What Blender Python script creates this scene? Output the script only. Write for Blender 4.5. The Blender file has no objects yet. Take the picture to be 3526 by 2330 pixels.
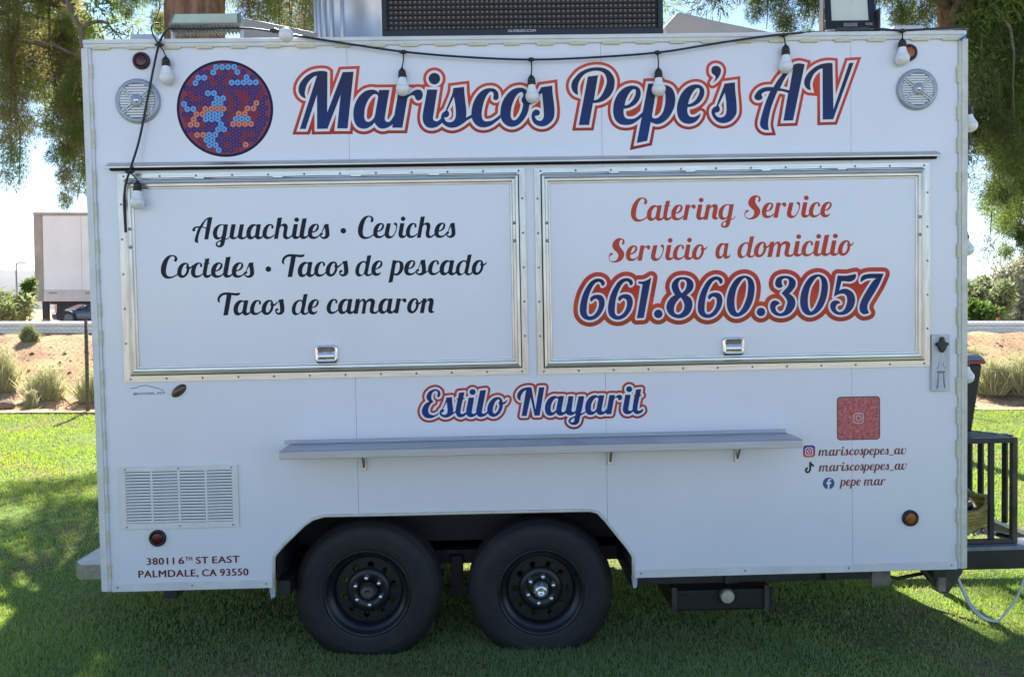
import bpy, bmesh, math, random
import numpy as np
from mathutils import Vector, Matrix
from mathutils.geometry import delaunay_2d_cdt
R = math.radians
rng = np.random.default_rng(7)
random.seed(7)
scene = bpy.context.scene
col = scene.collection

# ------------------------------------------------------------------ camera
F_PX = 2770.0                                   # focal length in pixels of the 3526 x 2330 photograph
PITCH, YAW, TILT = R(2.08), R(1.42), R(1.08)    # camera down / right, trailer nose up
CAM = Vector((-0.2323, -3.878, 1.707))
cam_data = bpy.data.cameras.new('camera')
cam_data.sensor_width = 36.0
cam_data.lens = F_PX / 3526 * 36
cam_data.clip_start = 0.05
cam_data.clip_end = 20000
cam = bpy.data.objects.new('camera', cam_data)
col.objects.link(cam)
cam.location = CAM
cam.rotation_euler = (R(90) - PITCH, 0, -YAW)
scene.camera = cam

# ------------------------------------------------------------------ sky, sun, exposure
SUN_DIR = Vector((-0.13, 0.71, 0.69)).normalized()        # towards the sun: behind the trailer, a little left
w = bpy.data.worlds.new('World')
scene.world = w
w.use_nodes = True
nt = w.node_tree
nt.nodes.clear()
sky = nt.nodes.new('ShaderNodeTexSky')
sky.sky_type = 'NISHITA'
sky.sun_disc = False
sky.sun_elevation = math.asin(SUN_DIR.z)
sky.sun_rotation = math.atan2(SUN_DIR.x, SUN_DIR.y)
sky.altitude = 1500
sky.air_density = 1.0
sky.dust_density = 0.08
sky.ozone_density = 1.6
bg = nt.nodes.new('ShaderNodeBackground')
bg.inputs['Strength'].default_value = 0.075
wo = nt.nodes.new('ShaderNodeOutputWorld')
nt.links.new(sky.outputs[0], bg.inputs[0])
nt.links.new(bg.outputs[0], wo.inputs[0])
sun_data = bpy.data.lights.new('sun', 'SUN')
sun_data.energy = 5.0
sun_data.angle = R(0.55)
sun_data.color = (1.0, 0.94, 0.84)
sun = bpy.data.objects.new('sun', sun_data)
col.objects.link(sun)
sun.rotation_euler = SUN_DIR.to_track_quat('Z', 'Y').to_euler()
sun.location = (-3, 12, 20)
scene.view_settings.view_transform = 'Standard'
scene.view_settings.look = 'None'
scene.view_settings.exposure = 2.02
scene.view_settings.gamma = 1.0

# ------------------------------------------------------------------ geometry of the view (used to measure real positions)
fwd = Vector((math.sin(YAW) * math.cos(PITCH), math.cos(YAW) * math.cos(PITCH), -math.sin(PITCH)))
right = Vector((math.cos(YAW), -math.sin(YAW), 0))
upv = right.cross(fwd)
TR = Matrix.Translation((0, 0, 0.39)) @ Matrix.Rotation(-TILT, 4, 'Y')     # trailer frame: x forward, wall at y = 0, z up from its bottom edge
TRI = TR.inverted()
CAML = TRI @ CAM
def ray(px, py):
    return fwd + right * ((px - 1763) / F_PX) - upv * ((py - 1165) / F_PX)
def L(px, py, y=0.0):                     # point of the trailer's plane y (trailer frame) seen at a photo pixel
    d = TRI.to_3x3() @ ray(px, py)
    p = CAML + d * ((y - CAML.y) / d.y)
    p.y = y
    return p
def at(px, py, Y):                        # world point at depth Y seen at a photo pixel
    d = ray(px, py)
    return CAM + d * ((Y - CAM.y) / d.y)

# ------------------------------------------------------------------ materials
def lin(h):
    if isinstance(h, str):
        h = [int(h[i:i + 2], 16) / 255 for i in (0, 2, 4)]
        return tuple(c / 12.92 if c <= .04045 else ((c + .055) / 1.055) ** 2.4 for c in h)
    return tuple(h)
MATS = {}
def mat(name, color, rough=.5, metal=0.0, var=0.0, vscale=8.0, bump=0.0, bscale=60.0, color2=None, spec=.5, stretch=None, coat=0.0, detail=4.0):
    m = bpy.data.materials.new(name)
    m.use_nodes = True
    n, l = m.node_tree.nodes, m.node_tree.links
    p = n['Principled BSDF']
    c = lin(color)
    p.inputs['Base Color'].default_value = (*c, 1)
    p.inputs['Roughness'].default_value = rough
    p.inputs['Metallic'].default_value = metal
    p.inputs['Specular IOR Level'].default_value = spec
    p.inputs['Coat Weight'].default_value = coat
    p.inputs['Coat Roughness'].default_value = .08
    src = None
    if var or bump or color2 is not None:
        tc = n.new('ShaderNodeTexCoord')
        src = tc.outputs['Object']
        if stretch:
            mp = n.new('ShaderNodeMapping')
            mp.inputs['Scale'].default_value = stretch
            l.new(src, mp.inputs['Vector'])
            src = mp.outputs['Vector']
    if var or color2 is not None:
        nz = n.new('ShaderNodeTexNoise')
        nz.inputs['Scale'].default_value = vscale
        nz.inputs['Detail'].default_value = detail
        l.new(src, nz.inputs['Vector'])
        cr = n.new('ShaderNodeValToRGB')
        cr.color_ramp.elements[0].position = .3
        cr.color_ramp.elements[1].position = .7
        if color2 is not None:
            a, b = c, lin(color2)
        else:
            a = tuple(x * (1 - var) for x in c); b = tuple(min(1, x * (1 + var)) for x in c)
        cr.color_ramp.elements[0].color = (*a, 1)
        cr.color_ramp.elements[1].color = (*b, 1)
        l.new(nz.outputs['Fac'], cr.inputs['Fac'])
        l.new(cr.outputs['Color'], p.inputs['Base Color'])
    if bump:
        nb = n.new('ShaderNodeTexNoise')
        nb.inputs['Scale'].default_value = bscale
        nb.inputs['Detail'].default_value = 3
        l.new(src, nb.inputs['Vector'])
        bp = n.new('ShaderNodeBump')
        bp.inputs['Strength'].default_value = bump
        bp.inputs['Distance'].default_value = .01
        l.new(nb.outputs['Fac'], bp.inputs['Height'])
        l.new(bp.outputs['Normal'], p.inputs['Normal'])
    MATS[name] = m
    return m

def leaf_mat(name, c1, c2, trans=.45, vscale=1.6, rough=.6, tcol=None):
    m = bpy.data.materials.new(name)
    m.use_nodes = True
    n, l = m.node_tree.nodes, m.node_tree.links
    n.clear()
    out = n.new('ShaderNodeOutputMaterial')
    tc = n.new('ShaderNodeTexCoord')
    nz = n.new('ShaderNodeTexNoise')
    nz.inputs['Scale'].default_value = vscale
    nz.inputs['Detail'].default_value = 6
    nz.inputs['Roughness'].default_value = .7
    cr = n.new('ShaderNodeValToRGB')
    cr.color_ramp.elements[0].position = .35
    cr.color_ramp.elements[1].position = .68
    cr.color_ramp.elements[0].color = (*lin(c1), 1)
    cr.color_ramp.elements[1].color = (*lin(c2), 1)
    l.new(tc.outputs['Object'], nz.inputs['Vector'])
    l.new(nz.outputs['Fac'], cr.inputs['Fac'])
    df = n.new('ShaderNodeBsdfPrincipled')
    df.inputs['Roughness'].default_value = rough
    df.inputs['Specular IOR Level'].default_value = .3
    tl = n.new('ShaderNodeBsdfTranslucent')
    mx = n.new('ShaderNodeMixShader')
    mx.inputs[0].default_value = trans
    l.new(cr.outputs['Color'], df.inputs['Base Color'])
    if tcol is None: l.new(cr.outputs['Color'], tl.inputs['Color'])
    else: tl.inputs['Color'].default_value = (*tcol, 1)          # light coming through a leaf is yellower
    l.new(df.outputs[0], mx.inputs[1])
    l.new(tl.outputs[0], mx.inputs[2])
    l.new(mx.outputs[0], out.inputs['Surface'])
    MATS[name] = m
    return m

def ramp_mat(name, stops, rough=.45, axis=2, coat=.0):
    """printed vinyl whose ink runs through several colours along one axis of the object"""
    m = bpy.data.materials.new(name)
    m.use_nodes = True
    n, l = m.node_tree.nodes, m.node_tree.links
    p = n['Principled BSDF']
    p.inputs['Roughness'].default_value = rough
    p.inputs['Coat Weight'].default_value = coat
    p.inputs['Specular IOR Level'].default_value = .12
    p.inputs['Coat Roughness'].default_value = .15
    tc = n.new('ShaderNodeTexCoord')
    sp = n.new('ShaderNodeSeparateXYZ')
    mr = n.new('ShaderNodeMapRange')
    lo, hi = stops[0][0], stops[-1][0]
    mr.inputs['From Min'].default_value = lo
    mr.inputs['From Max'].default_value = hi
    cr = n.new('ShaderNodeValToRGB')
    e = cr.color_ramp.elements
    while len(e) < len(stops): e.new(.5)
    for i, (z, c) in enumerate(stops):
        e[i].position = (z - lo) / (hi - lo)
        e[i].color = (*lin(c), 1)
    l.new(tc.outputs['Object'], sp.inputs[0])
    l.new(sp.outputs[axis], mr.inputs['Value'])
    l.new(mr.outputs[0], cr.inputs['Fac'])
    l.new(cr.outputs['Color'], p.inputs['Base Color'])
    MATS[name] = m
    return m

mat('wall_paint', (.735, .735, .775), .20, var=.022, vscale=1.6, bump=.06, bscale=2.2, spec=.5, stretch=(1.6, 1, .8))
mat('trim_white', (.66, .66, .65), .4, var=.08, vscale=9, bump=.03, bscale=40)
mat('trim_cream', (.62, .60, .53), .45, var=.12, vscale=20)
mat('sealant', (.60, .58, .43), .55, var=.10, vscale=60, bump=.25, bscale=220)
mat('aluminium', (.53, .505, .46), .32, .9, var=.16, vscale=6, stretch=(8, 1, 1), bump=.02, bscale=90)
mat('aluminium_h', (.55, .53, .49), .30, .9, var=.14, vscale=6, stretch=(1, 1, 20), bump=.02, bscale=90)
mat('steel_shelf', (.40, .42, .46), .40, .8, var=.10, vscale=5, stretch=(1, 1, 30), bump=.015, bscale=60)
mat('galvanised', (.55, .56, .58), .48, .75, var=.10, vscale=3, bump=.02, bscale=9)
mat('rivet_metal', (.35, .35, .35), .4, 1.0)
mat('chrome', (.80, .81, .83), .07, 1.0)
mat('black_plastic', (.012, .012, .014), .42, var=.3, vscale=30)
mat('black_gap', (.006, .006, .007), .8)
mat('dark_steel', (.016, .016, .018), .5, var=.5, vscale=14, color2=None, bump=.1, bscale=40)
mat('frame_black', (.014, .015, .018), .45, var=.5, vscale=9, bump=.08, bscale=50)
mat('frame_brown', (.055, .042, .034), .6, var=.5, vscale=14, bump=.15, bscale=40)
mat('rubber', (.0065, .007, .010), .66, color2=(.0135, .0125, .0125), vscale=11, bump=.2, bscale=120)
mat('rim_black', (.008, .009, .013), .36, var=.3, vscale=20)
mat('lug_chrome', (.75, .76, .78), .25, .85)
mat('hub_rust', (.085, .075, .068), .6, .4, var=.5, vscale=40)
mat('lens_red', (.085, .004, .007), .2, spec=.5, var=.4, vscale=60)
mat('lens_amber', (.32, .075, .004), .22, var=.4, vscale=70)
mat('speaker_grey', (.33, .36, .41), .35, .3, var=.06, vscale=30)
mat('speaker_light', (.74, .74, .73), .45)
mat('speaker_strut', (.50, .53, .57), .35, .2)
mat('grille_white', (.70, .69, .65), .45, var=.05, vscale=12)
mat('bulb_white', (.80, .81, .82), .28, coat=.4)
mat('bulb_glass', (.72, .72, .72), .22, coat=.5)
mat('cord_black', (.010, .010, .011), .5)
mat('lens_pale', (.50, .56, .43), .3, var=.10, vscale=14)
mat('lens_yellow', (.62, .60, .34), .2, color2=(.72, .74, .70), vscale=3.2, coat=.4)
mat('flood_grey', (.20, .215, .19), .5, .3, var=.15, vscale=20)
mat('box_grey', (.36, .40, .46), .55, var=.08, vscale=30)
mat('hood_grey', (.30, .275, .25), .6, var=.07, vscale=6)
mat('led_face', (.012, .011, .010), .55)
mat('led_dot', (.20, .165, .12), .4)
mat('print_white', (.80, .765, .75), .45, spec=.2)
mat('plate', (.36, .355, .34), .45, .8, var=.15, vscale=12, bump=.2, bscale=45)
mat('board_grey', (.52, .53, .54), .6, var=.12, vscale=9, stretch=(6, 1, 1), bump=.05, bscale=60)
mat('engrave', (.20, .22, .25), .7)
mat('smoke_lens', (.07, .035, .022), .16, coat=.5, var=.6, vscale=30)
mat('navy_flat', (.012, .016, .045), .35, spec=.12)
mat('menu_ink', (.011, .013, .027), .28, spec=.12)
mat('red_ink', (.56, .058, .034), .4, color2=(.50, .085, .038), vscale=2.5, spec=.12)
mat('brown_ink', (.17, .035, .022), .5, spec=.12)
mat('social_ink', (.25, .062, .040), .5, spec=.12)
mat('maroon', (.26, .052, .085), .45, spec=.12)
mat('maroon_ring', (.19, .034, .060), .45, spec=.12)
mat('bead_light', (.060, .42, .82), .4, spec=.12)
mat('bead_navy', (.018, .040, .185), .4, spec=.12)
mat('bead_orange', (.66, .25, .14), .4, spec=.12)
mat('qr_red', (.42, .065, .060), .45, color2=(.58, .22, .21), vscale=70, spec=.12)
mat('qr_line', (.62, .40, .40), .4)
mat('qr_edge', (.06, .02, .03), .4)
mat('fb_blue', (.035, .075, .26), .4)
mat('ink_black', (.010, .010, .011), .4)
mat('sticker_ink', (.10, .17, .22), .5)
mat('blue_clip', (.02, .10, .42), .5)
mat('hose_yellow', (.36, .29, .07), .55, var=.3, vscale=30)
mat('hose_grey', (.16, .14, .10), .6, var=.3, vscale=30)
mat('cable_white', (.56, .57, .58), .5, var=.15, vscale=60)
mat('bin_black', (.014, .015, .017), .5, bump=.05, bscale=200)
mat('bin_lid', (.15, .18, .22), .5)
mat('bin_red', (.36, .03, .03), .45)
mat('grate', (.26, .28, .30), .5, .6, var=.2, vscale=30)
mat('deck_grey', (.20, .22, .25), .55, .4, var=.15, vscale=20)
mat('tank_grey', (.009, .009, .010), .6, var=.3, vscale=14)
mat('cap_cream', (.50, .45, .34), .6, var=.15, vscale=60)
mat('paper', (.55, .52, .52), .7)
mat('rust_light', (.20, .17, .14), .6, var=.3, vscale=18)
mat('roof_paint', (.55, .55, .55), .5)
mat('bark', (.30, .165, .10), .95, color2=(.075, .038, .024), vscale=13, stretch=(1, 1, .22), bump=1.0, bscale=24)
mat('bark_grey', (.20, .15, .11), .9, color2=(.10, .07, .05), vscale=12, stretch=(1, 1, .3), bump=.9, bscale=30)
mat('edging', (.30, .235, .175), .9, var=.15, vscale=6, bump=.3, bscale=30)
mat('concrete', (.48, .45, .40), .85, var=.12, vscale=3, bump=.2, bscale=30)
mat('asphalt', (.16, .155, .15), .85, var=.12, vscale=2, bump=.2, bscale=50)
mat('guardrail', (.74, .74, .73), .45, .25, var=.08, vscale=1.5)
mat('fence_post', (.09, .085, .055), .6, .2, var=.3, vscale=20)
mat('fence_wire', (.30, .29, .26), .5, .6)
mat('truck_white', (.82, .77, .71), .55, var=.05, vscale=1.2)
mat('truck_trim', (.36, .29, .23), .6, var=.15, vscale=3)
mat('truck_skirt', (.60, .52, .46), .6, var=.1, vscale=2)
mat('under_dark', (.03, .027, .025), .7)
mat('car_paint', (.070, .082, .10), .3, .3, coat=.5)
mat('car_glass', (.02, .022, .025), .06, coat=.5)
mat('car_rim', (.12, .12, .12), .4, .6)
mat('pink_stucco', (.55, .36, .30), .9, var=.05, vscale=2)
mat('roof_tile', (.30, .27, .26), .8, var=.1, vscale=3)
mat('pole_grey', (.30, .31, .31), .5, .5)
mat('orange_plastic', (.60, .10, .02), .6)
mat('rock', (.20, .135, .095), .9, var=.45, vscale=8, bump=.5, bscale=20)
mat('hill', (.13, .12, .10), 1.0, color2=(.085, .085, .07), vscale=.004, spec=.1)
leaf_mat('pine_green', (.065, .100, .030), (.185, .235, .065), .52, 3.0, tcol=(.22, .29, .05))
leaf_mat('pine_shaded', (.045, .062, .022), (.12, .145, .045), .40, 3.0, tcol=(.13, .15, .035))  # darker pine copy: shade put into the right crown's colour
leaf_mat('pine_olive', (.080, .078, .034), (.26, .24, .11), .55, 3.0, tcol=(.42, .38, .14))
leaf_mat('bright_leaf', (.080, .150, .025), (.17, .25, .045), .5, 2.0)
leaf_mat('dull_leaf', (.17, .215, .085), (.32, .35, .15), .45, 1.0)
leaf_mat('grey_leaf', (.24, .25, .15), (.38, .36, .24), .4, 1.2)
leaf_mat('brush', (.40, .41, .20), (.56, .53, .30), .45, 3.0)
leaf_mat('grass_blade', (.180, .275, .145), (.330, .425, .205), .48, .9, tcol=(.34, .44, .035))
leaf_mat('straw', (.26, .22, .10), (.36, .30, .16), .3, 4)

def ground_mat():
    m = bpy.data.materials.new('lawn_soil')
    m.use_nodes = True
    n, l = m.node_tree.nodes, m.node_tree.links
    p = n['Principled BSDF']
    p.inputs['Roughness'].default_value = .95
    p.inputs['Specular IOR Level'].default_value = .1
    tc = n.new('ShaderNodeTexCoord')
    a = n.new('ShaderNodeTexNoise'); a.inputs['Scale'].default_value = 1.1; a.inputs['Detail'].default_value = 5
    b = n.new('ShaderNodeTexNoise'); b.inputs['Scale'].default_value = 38; b.inputs['Detail'].default_value = 4
    r1 = n.new('ShaderNodeValToRGB')
    r1.color_ramp.elements[0].position = .36; r1.color_ramp.elements[0].color = (.19, .155, .085, 1)
    r1.color_ramp.elements[1].position = .52; r1.color_ramp.elements[1].color = (.110, .180, .045, 1)
    r2 = n.new('ShaderNodeValToRGB')
    r2.color_ramp.elements[0].position = .3; r2.color_ramp.elements[0].color = (.5, .5, .5, 1)
    r2.color_ramp.elements[1].position = .75; r2.color_ramp.elements[1].color = (1.25, 1.25, 1.1, 1)
    mx = n.new('ShaderNodeMix'); mx.data_type = 'RGBA'; mx.blend_type = 'MULTIPLY'; mx.inputs[0].default_value = 1
    for t in (a, b): l.new(tc.outputs['Object'], t.inputs['Vector'])
    l.new(a.outputs['Fac'], r1.inputs['Fac']); l.new(b.outputs['Fac'], r2.inputs['Fac'])
    l.new(r1.outputs['Color'], mx.inputs[6]); l.new(r2.outputs['Color'], mx.inputs[7])
    l.new(mx.outputs[2], p.inputs['Base Color'])
    MATS['lawn_soil'] = m
    m = bpy.data.materials.new('dirt')
    m.use_nodes = True
    n, l = m.node_tree.nodes, m.node_tree.links
    p = n['Principled BSDF']
    p.inputs['Roughness'].default_value = .95
    p.inputs['Specular IOR Level'].default_value = .1
    tc = n.new('ShaderNodeTexCoord')
    a = n.new('ShaderNodeTexNoise'); a.inputs['Scale'].default_value = .8; a.inputs['Detail'].default_value = 6; a.inputs['Roughness'].default_value = .7
    b = n.new('ShaderNodeTexNoise'); b.inputs['Scale'].default_value = 14; b.inputs['Detail'].default_value = 6; b.inputs['Roughness'].default_value = .8
    r1 = n.new('ShaderNodeValToRGB')
    r1.color_ramp.elements[0].position = .38; r1.color_ramp.elements[0].color = (.33, .205, .130, 1)
    r1.color_ramp.elements[1].position = .60; r1.color_ramp.elements[1].color = (.66, .42, .235, 1)
    r2 = n.new('ShaderNodeValToRGB')
    r2.color_ramp.elements[0].position = .3; r2.color_ramp.elements[0].color = (.30, .29, .29, 1)
    r2.color_ramp.elements[1].position = .6; r2.color_ramp.elements[1].color = (1.1, 1.1, 1.08, 1)
    mx = n.new('ShaderNodeMix'); mx.data_type = 'RGBA'; mx.blend_type = 'MULTIPLY'; mx.inputs[0].default_value = 1
    for t in (a, b): l.new(tc.outputs['Object'], t.inputs['Vector'])
    l.new(a.outputs['Fac'], r1.inputs['Fac']); l.new(b.outputs['Fac'], r2.inputs['Fac'])
    l.new(r1.outputs['Color'], mx.inputs[6]); l.new(r2.outputs['Color'], mx.inputs[7])
    l.new(mx.outputs[2], p.inputs['Base Color'])
    bp = n.new('ShaderNodeBump'); bp.inputs['Strength'].default_value = .8; bp.inputs['Distance'].default_value = .05
    l.new(b.outputs['Fac'], bp.inputs['Height']); l.new(bp.outputs['Normal'], p.inputs['Normal'])
    MATS['dirt'] = m
ground_mat()

# ------------------------------------------------------------------ mesh helpers
class MB:
    def __init__(s): s.v = []; s.f = []; s.sm = []
    def add(s, vs, fs, smooth=False):
        o = len(s.v); s.v += [tuple(p) for p in vs]
        s.f += [tuple(i + o for i in f) for f in fs]; s.sm += [smooth] * len(fs)
        return s
    def box(s, a, b):
        (x0, y0, z0), (x1, y1, z1) = a, b
        x0, x1 = min(x0, x1), max(x0, x1); y0, y1 = min(y0, y1), max(y0, y1); z0, z1 = min(z0, z1), max(z0, z1)
        v = [(x0, y0, z0), (x1, y0, z0), (x1, y1, z0), (x0, y1, z0), (x0, y0, z1), (x1, y0, z1), (x1, y1, z1), (x0, y1, z1)]
        return s.add(v, [(3, 2, 1, 0), (4, 5, 6, 7), (0, 1, 5, 4), (1, 2, 6, 5), (2, 3, 7, 6), (3, 0, 4, 7)])
    def hexa(s, v):      # 8 corners, bottom ring then top ring
        return s.add(v, [(3, 2, 1, 0), (4, 5, 6, 7), (0, 1, 5, 4), (1, 2, 6, 5), (2, 3, 7, 6), (3, 0, 4, 7)])
    def prism(s, poly, axis, a, b):   # polygon in the two other axes, extruded along axis from a to b
        def mk(p, t):
            if axis == 'y': return (p[0], t, p[1])
            if axis == 'x': return (t, p[0], p[1])
            return (p[0], p[1], t)
        n = len(poly)
        v = [mk(p, a) for p in poly] + [mk(p, b) for p in poly]
        f = [tuple(range(n)), tuple(range(2 * n - 1, n - 1, -1))]
        f += [(i, i + n, (i + 1) % n + n, (i + 1) % n) for i in range(n)]
        return s.add(v, f)
    def tube(s, pts, r, n=8, caps=True):
        pts = [Vector(p) for p in pts]
        rs = r if isinstance(r, (list, tuple)) else [r] * len(pts)
        t = (pts[1] - pts[0]).normalized()
        u = t.orthogonal().normalized()
        vs = []
        for i, p in enumerate(pts):
            a = pts[max(i - 1, 0)]; b = pts[min(i + 1, len(pts) - 1)]
            tn = (b - a).normalized()
            u = (u - tn * u.dot(tn)).normalized()
            q = tn.cross(u)
            for k in range(n):
                an = 2 * math.pi * k / n
                vs.append(p + (u * math.cos(an) + q * math.sin(an)) * rs[i])
        fs = [(i * n + k, i * n + (k + 1) % n, (i + 1) * n + (k + 1) % n, (i + 1) * n + k) for i in range(len(pts) - 1) for k in range(n)]
        s.add(vs, fs, True)
        if caps:
            o = len(s.v) - len(vs)
            s.f += [tuple(o + k for k in reversed(range(n))), tuple(o + len(vs) - n + k for k in range(n))]; s.sm += [False, False]
        return s
    def lathe(s, prof, c, axis='y', n=32, smooth=True):   # profile (radius, along axis)
        c = Vector(c); vs = []
        for r, t in prof:
            for k in range(n):
                a = 2 * math.pi * k / n; x, y = r * math.cos(a), r * math.sin(a)
                vs.append(c + (Vector((x, t, y)) if axis == 'y' else Vector((t, x, y)) if axis == 'x' else Vector((x, y, t))))
        fs = [(i * n + k, (i + 1) * n + k, (i + 1) * n + (k + 1) % n, i * n + (k + 1) % n) for i in range(len(prof) - 1) for k in range(n)]
        return s.add(vs, fs, smooth)
    def build(s, name, m, parent=None, bev=0.0, kind=None, label=None, segs=2, sharp=None, auto=True):
        base = Vector(parent['_base']) if parent is not None and '_base' in parent else Vector((0, 0, 0))
        me = bpy.data.meshes.new(name)
        me.from_pydata([tuple(Vector(p) - base) for p in s.v], [], s.f)
        me.polygons.foreach_set('use_smooth', s.sm)
        bmm = bmesh.new(); bmm.from_mesh(me)
        bmesh.ops.recalc_face_normals(bmm, faces=bmm.faces)
        bmm.to_mesh(me); bmm.free()
        me.materials.append(MATS[m] if isinstance(m, str) else m)
        o = bpy.data.objects.new(name, me)
        col.objects.link(o)
        if parent is not None: o.parent = parent
        if '_base' in (parent or {}): pass
        if parent is not None and '_base' in parent: o['_base'] = tuple(base)
        if bev:
            b = o.modifiers.new('bevel', 'BEVEL'); b.width = bev; b.segments = segs; b.limit_method = 'ANGLE'; b.angle_limit = R(40)
        if kind: o['kind'] = kind
        if label: o['label'] = label
        return o
def np_mesh(name, V, Fc, m, parent=None, kind=None, smooth=False):
    """fast mesh from arrays of triangles (or quads); positions already relative to the parent's base"""
    me = bpy.data.meshes.new(name)
    k = Fc.shape[1]
    me.vertices.add(len(V)); me.vertices.foreach_set('co', np.ascontiguousarray(V, np.float32).ravel())
    me.loops.add(Fc.size); me.loops.foreach_set('vertex_index', np.ascontiguousarray(Fc, np.int32).ravel())
    me.polygons.add(len(Fc))
    me.polygons.foreach_set('loop_start', np.arange(0, Fc.size, k, dtype=np.int32))
    me.polygons.foreach_set('use_smooth', np.full(len(Fc), smooth))
    me.update(calc_edges=True)
    me.materials.append(MATS[m])
    o = bpy.data.objects.new(name, me); col.objects.link(o)
    if parent is not None: o.parent = parent
    if kind: o['kind'] = kind
    return o
def thing(name, label, cat, base=(0, 0, 0), group=None, frame=None):
    o = bpy.data.objects.new(name, None)
    o.empty_display_size = .2
    col.objects.link(o)
    if frame is not None: o.matrix_world = frame @ Matrix.Translation(base)
    else: o.location = base
    o['label'] = label; o['category'] = cat
    if group: o['group'] = group
    o['_base'] = tuple(base)
    return o
def tag(o, label, cat, group=None):
    o['label'] = label; o['category'] = cat
    if group: o['group'] = group
    return o
def copy_part(o, name=None, offset=(0, 0, 0), parent=None):
    c = o.copy(); col.objects.link(c); c.parent = parent if parent is not None else o.parent
    c.location = Vector(o.location) + Vector(offset)
    return c

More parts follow.
